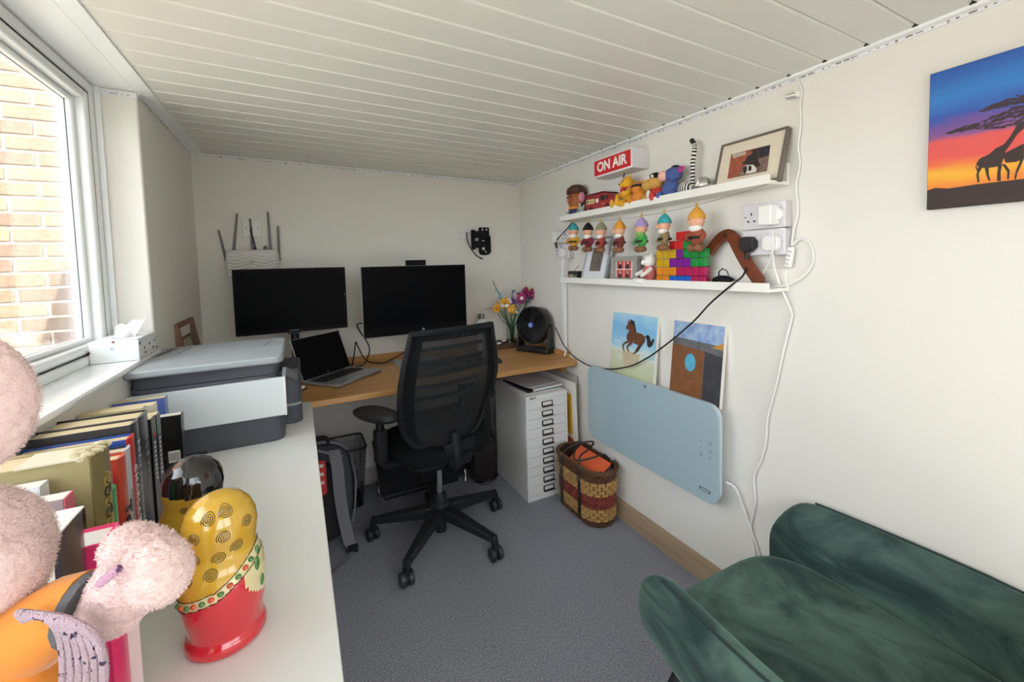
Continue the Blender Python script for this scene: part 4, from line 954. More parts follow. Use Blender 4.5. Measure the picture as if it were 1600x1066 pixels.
for u0, u1 in ((-1, -.76), (.76, 1)):
    b = MB(); b.shell(lambda u, v: back(u0 + (u1 - u0) * u, .55 + (Z1 - .55) * v) + Vector((0, .004, 0)), 4, 24, .008); b.build('side_band', chfab, t)
b = MB(); b.shell(lambda u, v: back(-1 + 2 * u, 1.012 + .033 * v) + Vector((0, .004, 0)), 14, 2, .008); b.build('top_band', chfab, t)
b = MB(); b.grid(lambda u, v: back(-1 + 2 * u, Z0 + (Z1 - Z0) * v), 16, 30); b.build('back_mesh', mesh_m, t)
for z in (.70, .76, .815, .865, .92, .975):
    rib = MB(); rib.shell(lambda u, v: back(-.97 + 1.94 * u, z - .008 + .016 * v) + Vector((0, .010, 0)), 14, 2, .004); rib.build('mesh_rib', chfab, t)
b = MB(); b.shell(lambda u, v: back(-.93 + 1.86 * u, .52 + .17 * v) + Vector((0, .012, 0)), 14, 8, .008); b.build('lumbar_panel', M('lumbar_dark', '#0d0e10', .85, spec=.2), t)
b = MB(); b.tube(spline([(BKX * 1, -.10, .42), (BKX, -.185, .425), (BKX, -.2, .48), (BKX, -.185, .58)], 6), .024, 8); b.build('back_support', chblk, t)
b = MB(); b.prism([(-.055, .43), (.055, .43), (.085, .54), (-.085, .54)], -.212, -.186, 'y'); b.build('back_bracket', chblk, t, bevel=.008)
for s in (-1, 1):
    b = MB(); b.tube(spline([(s * .12, .0, .43), (s * .245, .0, .435), (s * .275, .0, .47), (s * .28, .0, .55), (s * .28, .0, .655)], 6), .019, 8); b.build('arm_post', chblk, t)
    b = MB(); b.box(s * .28 - .026, s * .28 + .026, -.025, .025, .46, .61); b.build('arm_sleeve', chblk, t, bevel=.01, seg=3)
    b = MB(); b.ell((s * .285, .02, .672), (.056, .135, .030), 24, 10, rot=(0, 0, -s * .35), fn=lambda p: Vector((math.copysign(abs(p.x) ** .7, p.x), p.y, p.z))); b.build('arm_pad', M('pad_black', '#202124', .6), t)
# ================================================================== armchair
vel = bpy.data.materials.new('green_velvet'); vel.use_nodes = True
nt = vel.node_tree; N = nt.nodes; L = nt.links; bs = N['Principled BSDF']
tc = N.new('ShaderNodeTexCoord'); n1 = N.new('ShaderNodeTexNoise'); n1.inputs['Scale'].default_value = 5; n1.inputs['Detail'].default_value = 9; n1.inputs['Roughness'].default_value = .62; n1.inputs['Distortion'].default_value = .8
mp = N.new('ShaderNodeMapping'); mp.inputs['Scale'].default_value = (1, .7, 1.4); L.new(tc.outputs['Object'], mp.inputs[0]); L.new(mp.outputs[0], n1.inputs['Vector'])
r = N.new('ShaderNodeValToRGB'); r.color_ramp.elements[0].position = .39; r.color_ramp.elements[1].position = .60; r.color_ramp.elements[0].color = lin('#2c403e'); r.color_ramp.elements[1].color = lin('#546d64')
L.new(n1.outputs[0], r.inputs[0]); L.new(r.outputs[0], bs.inputs['Base Color']); bs.inputs['Roughness'].default_value = .75; bs.inputs['Sheen Weight'].default_value = .45; bs.inputs['Sheen Roughness'].default_value = .3; bs.inputs['Sheen Tint'].default_value = lin('#a9cbbb')
bs.inputs['Specular IOR Level'].default_value = .2
t = thing('armchair', 'dark green velvet tub armchair on black metal legs by right wall', 'armchair', (1.055, .44, 0))
path = []
for i in range(13): path.append((Vector((-.300 - .035 * math.sin(PI * .5 * i / 12), .385 - .48 * i / 12, 0)), i / 12))
for i in range(1, 9): a = PI + PI / 2 * i / 8; path.append((Vector((-.135 + .20 * math.cos(a), -.095 + .20 * math.sin(a), 0)), 1))
for i in range(1, 6): path.append((Vector((-.13 + .26 * i / 6, -.295, 0)), 1))
full = path + [(Vector((-p.x, p.y, 0)), s) for p, s in reversed(path)]
prof = [(-.058, .33), (-.060, .44), (-.056, .50), (-.044, .538), (-.018, .556), (.010, .566), (.020, .545), (.022, .47), (.008, .38), (-.03, .30), (-.06, .275)]
n = len(full); m = len(prof); vs = []; fs = []
for i, (p, s) in enumerate(full):
    d = (full[min(i + 1, n - 1)][0] - full[max(i - 1, 0)][0]).normalized(); out = Vector((-d.y, d.x, 0)) * -1
    tt = min(i, n - 1 - i); hgt = 1 - .62 * max(0, 1 - tt / 2.6) ** 1.8; thin = 1 - .7 * max(0, 1 - tt / 1.5) ** 1.5
    back_lift = .12 * max(0, min(1, (-.15 - p.y) / .16)) ** 1.5
    for o, z in prof:
        z2 = .36 + (z - .36) * hgt if z > .36 else .36 + (z - .36) * (.4 + .6 * min(1, tt / 3))
        if z > .45: z2 += back_lift * (z - .45) / .11
        oo = -.02 + (o + .02) * thin
        vs.append(p + out * oo + Vector((0, 0, z2)))
for i in range(n - 1):
    for j in range(m):
        a = i * m + j; c = i * m + (j + 1) % m; fs.append((a, c, c + m, a + m))
fs += [tuple(range(m - 1, -1, -1)), tuple((n - 1) * m + j for j in range(m))]
b = MB(); b.add(vs, fs); b.build('tub_shell', vel, t, sub=1, ang=180)
ridge = [Vector(vs[i * m + 5]) * 1.0 + Vector((0, 0, -.004)) for i in range(3, n - 3)]
b = MB(); b.tube(ridge, .0035, 6); b.build('piping', M('piping_green', '#1c312d', .8), t)
def sq(p, e=.45): return Vector((math.copysign(abs(p.x) ** e, p.x), math.copysign(abs(p.y) ** e, p.y), math.copysign(abs(p.z) ** .6, p.z)))
b = MB(); b.ell((0, .055, .365), (.275, .325, .045), 40, 14, fn=sq); b.build('seat_cushion', vel, t)
b = MB(); b.prism(rrect(.48, .56, .09, 6, 0, .03), .26, .335, 'z'); b.build('seat_base', vel, t, bevel=.02, seg=3)
for sx_, sy_ in ((-1, 1), (1, 1), (-1, -1), (1, -1)):
    b = MB(); b.tube([(sx_ * .215, .03 + sy_ * .255, .31), (sx_ * .335, .03 + sy_ * .33, 0)], [.014, .009], 12); b.build('leg', black, t)
# ================================================================== filing cabinet
cabm = M('cabinet_white', '#dcdbd9', .45, bump=(150, .03)); seam = M('drawer_gap', '#8e8d8c', .7)
t = thing('filing_cabinet', 'white steel ten-drawer multidrawer cabinet under the desk', 'cabinet', (1.208, 2.001, 0))
MB().box(-.135, .135, .012, .405, 0, .592).build('carcass', cabm, t, bevel=.003)
b = MB(); b.box(-.135, -.121, 0, .012, 0, .592); b.box(.121, .135, 0, .012, 0, .592); b.box(-.121, .121, 0, .012, .566, .592); b.box(-.121, .121, 0, .012, 0, .03); b.build('front_frame', cabm, t, bevel=.001)
hm = M('handle_dark', '#3a3836', .35, metal=.6); lbl = M('label_card', '#dedad4', .6)
first = None
for k in range(10):
    z = .566 - .0536 * (k + 1)
    if first is None:
        first = o = MB().box(-.120, .120, .002, .02, .001, .0526).build('drawer', cabm, t, bevel=.0012)
        f = MB(); f.box(-.035, .035, -.004, .002, .012, .016); f.box(-.035, .035, -.004, .002, .036, .0395); f.box(-.035, -.029, -.004, .002, .016, .036); f.box(.029, .035, -.004, .002, .016, .036); f.box(-.035, .037, -.013, -.003, .0095, .0125)
        f.build('card_handle', hm, o, bevel=.0008); MB().box(-.029, .029, -.002, .0018, .016, .036).build('label_card', lbl, o)
        o.location = (0, 0, z)
    else:
        o = copy_tree(first, t); o.location = (0, 0, z)
text('BISLEY', .014, M('badge_black', '#1b1b1b', .5), t, (-.09, -.0006, .579), bold=.0004)
MB().box(-.119, .119, .006, .012, .03, .566).build('drawer_gaps', seam, t)
# papers on the cabinet
pm_ = [M('paper_%d' % i, c, .7) for i, c in enumerate(('#d6d3d6', '#2a2a2c', '#c9c7ca', '#e6e3e1'))]
z = .593
for i, (w, d, h, mi, dx, dy, a, lab) in enumerate(((.24, .32, .004, 3, .01, .2, .02, 'lowest white folder under the papers on the filing cabinet'), (.225, .30, .006, 1, .02, .2, .05, 'black clipboard among the papers on the filing cabinet'),
                                          (.21, .297, .012, 0, .03, .19, .09, 'thick pale wirebound pad among papers on the cabinet'), (.2, .28, .003, 2, .01, .22, .16, 'grey top sheet on the pile of papers on cabinet'))):
    o = thing('paper_pad', lab, 'papers', (1.208 + dx - .01, 2.001 + dy, z), a, 'papers stacked on the filing cabinet')
    MB().box(-w / 2, w / 2, -d / 2, d / 2, 0, h).build('sheets', pm_[mi], o, bevel=.001)
    if mi == 0: MB().box(-w / 2 - .002, -w / 2 + .006, -d / 2, d / 2, 0, h + .001).build('binding', black, o)
    z += h + .0005
# boards stood between cabinet and wall
t = thing('framed_print', 'white mounted print with yellow panel stood behind the cabinet', 'print', (1.392, 2.02, 0.0), rot=(0, -.03, 0))
MB().box(-.004, .004, -.06, .40, .0, .635).build('board', M('board_white', '#e2ded6', .6), t, bevel=.001)
b = MB(); b.box(-.0052, -.004, -.02, .3, .32, .56); b.build('yellow_panel', M('print_yellow', '#d9a92f', .6), t)
b = MB(); b.box(-.0052, -.004, -.02, .3, .22, .30); b.build('orange_panel', M('print_orange', '#c9582c', .6), t)
for k in range(7): MB().box(-.0058, -.005, .005, .09 + .02 * (k % 3), .36 + .025 * k, .366 + .025 * k).build('text_line', M('print_ink', '#8a6a2a', .6), t)
t = thing('backing_board', 'plain grey backing board leaning against wall beside the print', 'board', (1.41, 2.03, 0.0), rot=(0, .0, 0))
MB().box(-.003, .003, -.03, .42, .0, .66).build('board', M('board_grey', '#b4afaa', .6), t, bevel=.001)
# ================================================================== wicker basket
t = thing('wicker_basket', 'tan and red woven wicker basket with leather straps beside cabinet', 'basket', (1.312, 1.79, 0))
wtan = M('wicker_tan', '#c0985c', .7, bump=(200, .4), var=(90, '#a17a44', .2)); wred = M('wicker_red', '#97423c', .75, bump=(200, .5), var=(120, '#7a302c', .2)); wbr = M('wicker_brown', '#6e4a30', .7, bump=(200, .4), var=(120, '#4a2e1c', .2)); lea = M('strap_leather', '#2c2220', .5)
def oval(a, f=1.0):        # stadium, long axis y
    A, B, rr = .090 * f, .188 * f, .090 * f
    L1 = 2 * (B - rr); C = PI * rr; P = 2 * L1 + 2 * C; s = (a % 1) * P
    if s < L1: return Vector((A, -(B - rr) + s, 0)), Vector((1, 0, 0))
    s -= L1
    if s < C: q = s / rr; return Vector((rr * math.cos(q), (B - rr) + rr * math.sin(q), 0)), Vector((math.cos(q), math.sin(q), 0))
    s -= C
    if s < L1: return Vector((-A, (B - rr) - s, 0)), Vector((-1, 0, 0))
    s -= L1; q = s / rr; return Vector((-rr * math.cos(q), -(B - rr) - rr * math.sin(q), 0)), Vector((-math.cos(q), -math.sin(q), 0))
def taper(z): return .90 + .10 * z / .3
b = MB(); b.grid(lambda u, v: tuple(oval(u, taper(v * .29) * .965)[0] + Vector((0, 0, .004 + v * .286))), 72, 2, True); b.build('shade_lining', M('wicker_shadow', '#2f1f15', .9), t)  # dark inner skin; shade between the strands put into its colour
b = MB(); b.prism([tuple(oval(i / 40, .88)[0][:2]) for i in range(40)], .0, .006, 'z'); b.build('bottom', wbr, t)
def weave(z0, z1, rows, cells, mat, name, r):
    b = MB(); h = (z1 - z0) / rows
    for i in range(rows):
        z = z0 + h * (i + .5)
        for k in range(cells):
            a = (k + .5 * (i % 2)) / cells; p, nn = oval(a, taper(z)); tg = Vector((-nn.y, nn.x, 0))
            hl = .46 * .95 / cells; c = p + nn * r * .3 + Vector((0, 0, z))
            b.add([c - tg * hl - Vector((0, 0, h * .42)), c + tg * hl - Vector((0, 0, h * .42)), c + tg * hl + Vector((0, 0, h * .42)), c - tg * hl + Vector((0, 0, h * .42)),
                   c + nn * r - tg * hl * .62 - Vector((0, 0, h * .3)), c + nn * r + tg * hl * .62 - Vector((0, 0, h * .3)), c + nn * r + tg * hl * .62 + Vector((0, 0, h * .3)), c + nn * r - tg * hl * .62 + Vector((0, 0, h * .3))],
                  [(4, 5, 6, 7), (0, 1, 5, 4), (1, 2, 6, 5), (2, 3, 7, 6), (3, 0, 4, 7)])
    o = b.build(name, mat, t); o['kind'] = 'stuff'
weave(.004, .034, 4, 60, wbr, 'brown_weave', .005); weave(.034, .098, 4, 24, wtan, 'tan_weave', .010); weave(.098, .165, 6, 40, wred, 'red_weave', .008)
weave(.165, .235, 4, 24, wtan, 'tan_weave', .010); weave(.235, .282, 6, 56, wbr, 'brown_weave', .005)
for ph_ in (0, PI):
    b = MB(); b.tube([tuple(oval(i / 160, 1.03)[0] + oval(i / 160)[1] * (.006 * math.cos(i * .8 + ph_)) + Vector((0, 0, .287 + .006 * math.sin(i * .8 + ph_)))) for i in range(160)], .007, 6, closed=True); b.build('rim_braid', wbr, t)
for y in (-.075, .085):
    b = MB(); b.box(-.1015, -.0975, y - .011, y + .011, .03, .29); b.build('strap', lea, t, bevel=.001)
    MB().box(-.104, -.1005, y - .013, y + .013, .225, .245).build('buckle', M('buckle', '#6b645c', .4, metal=.6), t)
b = MB(); b.tube(spline([(-.09, -.075, .285), (-.07, -.045, .325), (.0, -.03, .345), (.05, .0, .36), (.0, .05, .345), (-.07, .08, .315), (-.09, .085, .285)], 6), .005, 6); b.build('handle', lea, t)
b = MB(); b.tube(spline([(.09, -.08, .285), (.05, -.085, .325), (-.02, -.075, .318), (-.075, -.03, .30), (-.055, .03, .305), (.02, .075, .335), (.09, .08, .285)], 6), .005, 6); b.build('handle', lea, t)
ppm = M('folder_orange', '#ef6a3c', .6)
for i, (x, lab, c, hh, rr) in enumerate(((-.01, 'bright orange folder sticking out of the wicker basket', ppm, .335, .0), (.035, 'white envelope tucked in the basket behind the orange folder', M('env_white', '#e4e2e6', .6), .30, .22), (.055, 'pale grey paper at the wall side of the basket', M('env_grey', '#c9c8cc', .6), .295, .12))):
    o = thing('folder', lab, 'paper', (1.312 + x - .03 + .035 * min(i, 1), 1.79, .03), rot=(0, rr, 0), group='papers in the basket')
    if i == 0: MB().prism([(.0, .0), (-.03, .17), (.10, .262), (.099, .265), (-.034, .172), (-.003, 0)], -.135, .125, 'y').build('sheet', c, o)
    else: MB().box(-.002, .002, -.115, .10 - .02 * i, .0, hh - .02).build('sheet', c, o)
# ================================================================== waste bin (wire mesh)
binm = glass_mat('mesh_bin_net', (.74, .74, .78), .02, .6)
t = thing('waste_bin', 'black wire-mesh waste bin under the desk behind the backpack', 'bin', (.17, 2.53, 0))
def binp(u, z): k = .80 + .2 * z / .335; c = rrect(.25 * k, .24 * k, .03, 4); i = int(u * len(c)) % len(c); return (c[i][0], c[i][1], z)
nb = len(rrect(1, 1, .1, 4))
b = MB(); b.grid(lambda u, v: binp(u + .001, .004 + v * .328), nb, 3, True); b.build('mesh_wall', binm, t)
b = MB(); b.tube([binp((i + .5) / nb, .335) for i in range(nb)], .006, 8, closed=True); b.build('rim', black, t)
b = MB(); b.prism([binp((i + .5) / nb, 0)[:2] for i in range(nb)], 0, .006, 'z'); b.build('base', black, t)
wr = MB()
for i in range(nb): wr.tube([binp((i + .5) / nb, .0), binp((i + .5) / nb, .335)], .0012, 4)
for k in range(1, 9): wr.tube([binp((i + .5) / nb, .037 * k) for i in range(nb)], .0009, 4, closed=True)
q = wr.build('wires', black, t, smooth=False); q['kind'] = 'stuff'
# ================================================================== backpack
bpk = M('backpack_grey', '#4a4a52', .85, bump=(250, .4)); bpd = M('backpack_dark', '#1f1f25', .9, bump=(250, .3)); bstr = M('strap_grey', '#77767c', .85, bump=(250, .4))
t = thing('backpack', 'dark grey backpack with padded shoulder strap leaning under the white desk', 'backpack', (.04, 2.21, 0), math.radians(-8))
def sq2(p): return Vector((math.copysign(abs(p.x) ** .6, p.x), math.copysign(abs(p.y) ** .6, p.y), math.copysign(abs(p.z) ** .6, p.z)))
b = MB(); b.ell((0, .03, .24), (.155, .085, .24), 28, 18, fn=sq2); b.build('main_bag', bpk, t)
b = MB(); b.ell((0, -.055, .22), (.125, .03, .19), 24, 14, fn=sq2); b.build('back_panel', bpd, t)
b = MB(); b.shell(lambda u, v: spline([(.085, -.07, .47), (.10, -.105, .40), (.105, -.11, .28), (.115, -.10, .16), (.135, -.115, .05), (.15, -.135, .02)], 6)[int(v * 30)] + Vector(((u - .5) * .05, 0, 0)), 3, 30, .014); b.build('shoulder_strap', bstr, t)
b = MB(); b.tube(spline([(-.1, -.06, .47), (0, -.03, .5), (.09, -.03, .49), (.14, 0, .44)], 6), .008, 8); b.build('top_seam', bstr, t)
MB().obox((.15, -.14, .02), (.045, .02, .03), (0, 0, .2)).build('buckle', black, t)
b = MB(); b.bar((.15, -.15, .012), (.06, -.26, .004), .022, .003); b.build('webbing', bstr, t)
b = MB(); b.tube(spline([(.15, .03, .40), (.17, .0, .30), (.165, -.02, .18), (.15, -.02, .08)], 6), .005, 6); b.build('side_zip', bstr, t)
b = MB(); b.tube(spline([(-.02, -.03, .485), (.0, -.06, .53), (.05, -.05, .53), (.06, -.03, .485)], 6), .008, 6); b.build('grab_handle', bpd, t)
b = MB(); b.tube(spline([(-.03, -.095, .51), (.06, -.09, .47), (.12, -.06, .43)], 6), .006, 6); b.build('strap_edge', bstr, t)
tg = M('tag_red', '#c6332f', .5)
b = MB(); b.prism(rrect(.055, .16, .012, 3, .022, .36), -.098, -.094, 'y'); q = b.build('red_tag', tg, t)
for k in range(3): MB().box(.005, .04, -.0988, -.0975, .41 - .04 * k, .425 - .04 * k).build('tag_print', M('tag_white', '#d8cfc9', .5), q)
# ================================================================== foot rest
t = thing('foot_rest', 'black tilting foot rest with chrome brackets under the desk', 'foot rest', (.60, 2.52, 0))
b = MB(); b.prism([(-.14, .05), (.12, .262), (.12, .277), (-.14, .064)], -.245, .245, 'x'); b.build('platform', matteblack, t, bevel=.003)
MB().bar((0, -.14, .066), (0, .12, .278), .006, .004).build('split_line', black, t)
b = MB(); b.box(-.22, .22, -.1, .11, 0, .03); b.build('base', black, t, bevel=.008)
for s in (-1, 1):
    b = MB(); b.tube(spline([(s * .255, -.06, .1), (s * .255, -.1, .09), (s * .255, -.125, .05), (s * .25, -.135, .012)], 6), .006, 8); b.build('bracket', chrome, t)
    MB().cyl((s * .2, .05, .03), (s * .2, .08, .225), .012).build('strut', black, t)
# ================================================================== rack and satchel
t = thing('document_rack', 'tall black document rack with grey folders beside the cabinet', 'rack', (.985, 2.545, 0))
b = MB(); b.prism(rrect(.15, .2, .02, 4), .575, .60, 'z'); b.build('top_tray', matteblack, t, bevel=.006)
for sx_ in (-1, 1):
    for sy_ in (-1, 1): MB().box(sx_ * .066 - .006, sx_ * .066 + .006, sy_ * .09 - .006, sy_ * .09 + .006, 0, .575).build('post', black, t)
for z in (.02, .30, .435): MB().box(-.072, .072, -.096, .096, z, z + .01).build('shelf', black, t)
for i in range(6): 
    MB().box(-.058 + i * .019, -.058 + i * .019 + .015, -.088, .08, .445, .55 - .006 * (i % 3)).build('folder', M('folder_grey%d' % (i % 3), ('#7d7c82', '#9a999e', '#68676d')[i % 3], .6), t)
    MB().box(-.058 + i * .019, -.058 + i * .019 + .015, -.088, .08, .31, .41 - .01 * (i % 2)).build('folder', M('folder_grey%d' % ((i + 1) % 3), '#7d7c82', .6), t)
lm = M('satchel_leather', '#1d1819', .45, bump=(40, .25))
t = thing('satchel', 'dark brown leather satchel standing on the carpet beside the cabinet', 'bag', (.962, 2.37, 0), math.radians(4))
b = MB(); b.prism(rrect(.155, .25, .03, 5, 0, .13), -.035, .04, 'y'); b.build('body', lm, t, bevel=.012, seg=3)
b = MB(); b.prism(rrect(.159, .15, .03, 5, 0, .19), -.043, -.034, 'y'); b.build('flap', lm, t, bevel=.004)
b = MB(); b.box(.025, .045, -.048, -.042, .13, .25); b.build('strap', lm, t)
b = MB(); b.tube([(.024, -.05, .20), (.046, -.05, .20), (.046, -.05, .225), (.024, -.05, .225)], .002, 5, closed=True); b.build('buckle', M('buckle_brass', '#9a927c', .3, metal=.9), t)
b = MB(); b.tube(spline([(-.06, -.03, .015), (-.03, -.07, .012), (.03, -.075, .02), (.07, -.05, .03)], 6), .008, 6); b.build('shoulder_strap', lm, t)
b = MB(); b.tube(spline([(-.07, 0, .24), (-.04, 0, .30), (.04, 0, .32), (.07, 0, .25)], 6), .007, 6); b.build('handle', lm, t)
# ================================================================== fan
t = thing('desk_fan', 'round black desk fan on a cradle stand in the desk corner', 'fan', (1.335, 2.342, DZ), math.radians(-66.6))
fb = M('fan_black', '#19191c', .4); fd = M('fan_dark', '#0c0c0e', .6)
b = MB(); b.prism([(-.125, 0), (.125, 0), (.118, .03), (-.118, .03)], -.045, .04, 'y'); b.build('base', fb, t, bevel=.006)
for s in (-1, 1):
    b = MB(); b.prism([(-.045, .02), (.04, .02), (.02, .17), (-.015, .17)], s * .112, s * .126, 'x'); b.build('cradle_arm', fb, t, bevel=.005)
fz = .172
def fl(p): return p
tl_ = .12
drum = thing('drum', None, None); bpy.data.objects.remove(drum)
b = MB(); b.lathe([(.0, .055), (.06, .055), (.10, .045), (.118, .02), (.12, -.03), (.116, -.042), (.108, -.042), (.108, .015), (.0, .015)], 40, (0, 0, 0), 'y')
dr = b.build('housing', fb, t, loc=(0, 0, fz), rot=(-tl_, 0, 0))
g = MB()
for r in (.025, .036, .047, .058, .069, .08, .091, .102): g.tube([(r * math.cos(2 * PI * i / 40), -.04 - .004 * (1 - r / .108), r * math.sin(2 * PI * i / 40)) for i in range(40)], .0011, 4, closed=True)
for k in range(16): a = 2 * PI * k / 16; g.tube([(.016 * math.cos(a), -.044, .016 * math.sin(a)), (.108 * math.cos(a + .35), -.04, .108 * math.sin(a + .35))], .0015, 4)
q = g.build('grille', fb, dr); q['kind'] = 'stuff'
for k in range(5):
    a0 = 2 * PI * k / 5
    bl = MB(); bl.shell(lambda u, v: ((.02 + .08 * v) * math.cos(a0 + (u - .5) * .9), .0 + (u - .5) * .03, (.02 + .08 * v) * math.sin(a0 + (u - .5) * .9)), 5, 4, .002); bl.build('blade', fd, dr)
b = MB(); b.lathe([(0, -.048), (.017, -.047), (.02, -.040), (0, -.040)], 20, (0, 0, 0), 'y'); b.build('badge', M('fan_badge', '#3a5fb0', .4), dr)
b = MB(); b.tube([(.011 * math.cos(i * PI / 8), -.0485, .011 * math.sin(i * PI / 8)) for i in range(16)], .0012, 5, closed=True); b.build('badge_ring', M('badge_pale', '#c5d2ea', .4), dr)
for x_ in (-.005, 0, .005): MB().box(x_ - .0015, x_ + .0015, -.0488, -.0478, -.004, .004).build('badge_mark', M('badge_pale', '#c5d2ea', .4), dr)
b = MB(); b.prism(rrect(.06, .08, .02, 5, .02, .06), .03, .075, 'y'); b.build('motor_housing', fb, dr, bevel=.01)
for s in (-1, 1): MB().cyl((s * .105, 0, fz), (s * .128, 0, fz), .014).build('pivot', fb, t)
# ================================================================== bottle, tray, flowers
t = thing('water_bottle', 'white water bottle with steel cap behind the office chair', 'bottle', (1.075, 2.6, DZ))
MB().lathe([(0, 0), (.034, 0), (.036, .006), (.036, .165), (.032, .185), (.02, .198), (.019, .208), (0, .208)], 28).build('body', M('bottle_white', '#e6e6e8', .3), t)
MB().lathe([(0, .206), (.021, .206), (.021, .238), (.018, .242), (0, .242)], 24).build('cap', M('bottle_steel', '#a9a6a4', .2, metal=.9), t)
b = MB(); b.tube([(.021 + .016 + .016 * math.cos(i * PI / 8), 0, .218 + .012 * math.sin(i * PI / 8)) for i in range(16)], .003, 6, closed=True); b.build('carry_loop', M('loop_grey', '#c9c9cc', .4), t)
t = thing('wicker_tray', 'low dark brown woven tray at the back of the desk', 'tray', (1.245, 2.585, DZ), math.radians(-8))
tb_ = M('tray_brown', '#33201a', .6, bump=(90, .8), var=(110, '#6b4a30', .1))
b = MB(); b.box(-.08, .08, -.055, -.049, 0, .036); b.box(-.08, .08, .049, .055, 0, .036); b.box(-.08, -.074, -.049, .049, 0, .036); b.box(.074, .08, -.049, .049, 0, .036); b.box(-.074, .074, -.049, .049, 0, .004); b.build('woven_body', tb_, t, bevel=.002)
for i, (x, y, m_, lab) in enumerate(((-.055, -.02, twh, 'small white pot in the brown woven tray'), (-.02, -.015, tblk, 'small black tin in the brown woven tray'), (.02, -.02, M('tin_silver', '#b5b5b5', .25, metal=.8), 'small silver tin in the brown woven tray'))):
    a = math.radians(-8); o = thing('desk_tin', lab, 'tin', (1.245 + x * math.cos(a) - y * math.sin(a), 2.585 + x * math.sin(a) + y * math.cos(a), DZ + .0045), 0, 'little tins in the woven tray')
    MB().lathe([(0, 0), (.014, 0), (.015, .003), (.015, .04), (0, .04)], 16).build('body', m_, o); MB().lathe([(0, .0402), (.0155, .0402), (.0155, .05), (0, .051)], 16).build('lid', tblk if i != 1 else twh, o)
fx, fy = 1.29, 2.595
t = thing('flower_vase', 'glass vase of colourful toy-brick flowers beside the fan', 'vase', (fx, fy, DZ + .0045))
MB().lathe([(0, 0), (.027, 0), (.03, .004), (.030, .12), (.032, .125), (.030, .125), (.028, .12), (.026, .006), (0, .006)], 24).build('glass', glass_mat('vase_glass', (.92, .96, .95), .15), t)
stm = M('stem_green', '#2c6238', .4); lf = M('leaf_lime', '#a4c030', .4)
FL = {'y': M('petal_yellow', '#eda722', .4), 'm': M('petal_magenta', '#a82a6c', .4), 'p': M('petal_plum', '#8d2350', .4), 'b': M('petal_blue', '#5aa5cc', .4), 'n': M('petal_navy', '#2a2a66', .4), 'w': M('petal_white', '#f0efe9', .4), 'v': M('petal_violet', '#77489a', .4)}
def rel(px, py, y): q = ony(px, py, y); return Vector((q.x - fx, y - fy, q.z - DZ - .0045))
heads = [(775, 482, 2.55, 'y', 'daisy', .032), (788, 474, 2.53, 'y', 'daisy', .042), (799, 483, 2.52, 'y', 'cup', .034), (814, 466, 2.53, 'm', 'daisy', .044), (787, 478, 2.50, 'w', 'dots', .024), (803, 463, 2.56, 'w', 'dots', .012), (806, 488, 2.5, 'w', 'dots', .012),
         (800, 456, 2.57, 'n', 'dots', .016), (808, 460, 2.57, 'n', 'dots', .016), (829, 465, 2.52, 'n', 'dots', .018), (801, 470, 2.55, 'v', 'spike', .04), (783, 466, 2.57, 'b', 'spike', .1), (820, 458, 2.56, 'p', 'lupin', .048), (836, 460, 2.52, 'p', 'lupin', .048), (794, 470, 2.52, 'w', 'dots', .016), (808, 472, 2.51, 'v', 'dots', .018), (824, 470, 2.5, 'n', 'dots', .016), (777, 474, 2.55, 'y', 'dots', .016)]
for px, py, y, c, kind, s in heads:
    h = rel(px, py, y); h.y = max(min(h.y, .06), -.12); h.x = min(h.x, .122)
    b = MB(); b.tube(spline([(h.x * .08 + random.uniform(-.01, .01), h.y * .1, .008), (h.x * .15 + random.uniform(-.008, .008), h.y * .15, .12), (h.x * .65, h.y * .6, h.z * .72), tuple(h)], 5), .0022, 6); st = b.build('stem', stm, t)
    f = MB()
    if kind == 'daisy':
        for k in range(10):
            a = 2 * PI * k / 10; f.ell((h.x + s * .6 * math.cos(a), h.y - .008, h.z + s * .6 * math.sin(a)), (s * .42, .005, s * .2), 8, 5, rot=(0, -a, 0))
        o = f.build('flower', FL[c], t); MB().ell((h.x, h.y - .012, h.z), (s * .3, .006, s * .3), 10, 6).build('flower_centre', FL['w'] if c == 'm' else M('centre_brown', '#c78a1a', .5), o)
    elif kind == 'cup':
        for k in range(5): a = 2 * PI * k / 5; f.ell((h.x + s * .45 * math.cos(a), h.y - .008, h.z + s * .45 * math.sin(a)), (s * .5, .009, s * .45), 8, 6, rot=(0, -a, 0))
        o = f.build('flower', FL[c], t); MB().ell((h.x, h.y - .018, h.z), (s * .25, .006, s * .25), 8, 6).build('flower_centre', M('centre_pale', '#f0d98a', .5), o)
    elif kind == 'dots':
        for k in range(9): f.ell((h.x + random.uniform(-s, s), h.y - .01 + random.uniform(-.008, .008), h.z + random.uniform(-s, s) * .8), s * .3, 7, 5)
        f.build('flower', FL[c], t)
    elif kind == 'spike':
        top = rel(770, 441, y) if c == 'b' else h + Vector((-.004, 0, .04)); bot = h - Vector((0, 0, .012))
        for k in range(8):
            u = k / 7; p = bot.lerp(top, u); sz = .011 * (1 - .6 * u)
            if c == 'b' and k % 2 and k > 4: continue
            f.ell((p.x + random.uniform(-.012, .012) * (1 - u), p.y - .004, p.z), (sz, .006, sz), 7, 5)
        o = f.build('flower', FL[c], t)
        b = MB(); b.tube([h, top + Vector((0, 0, .01))], [.003, .002], 6); b.build('stem', stm, t)
    else:
        for k in range(9): a = k * 2.4; u = k / 8; f.ell((h.x + s * .45 * (1 - u * .5) * math.cos(a), h.y - .004 + .008 * math.sin(a), h.z - s * .4 + s * u), (s * .3, .01, s * .3), 7, 5)
        f.build('flower', FL[c], t)
        for d in (-.006, .004): b = MB(); b.tube([(h.x + d, h.y, h.z + s * .5), (h.x + d * 2.4 + .006, h.y, h.z + s * 1.15)], [.004, .0015], 6); b.build('tip', lf, t)
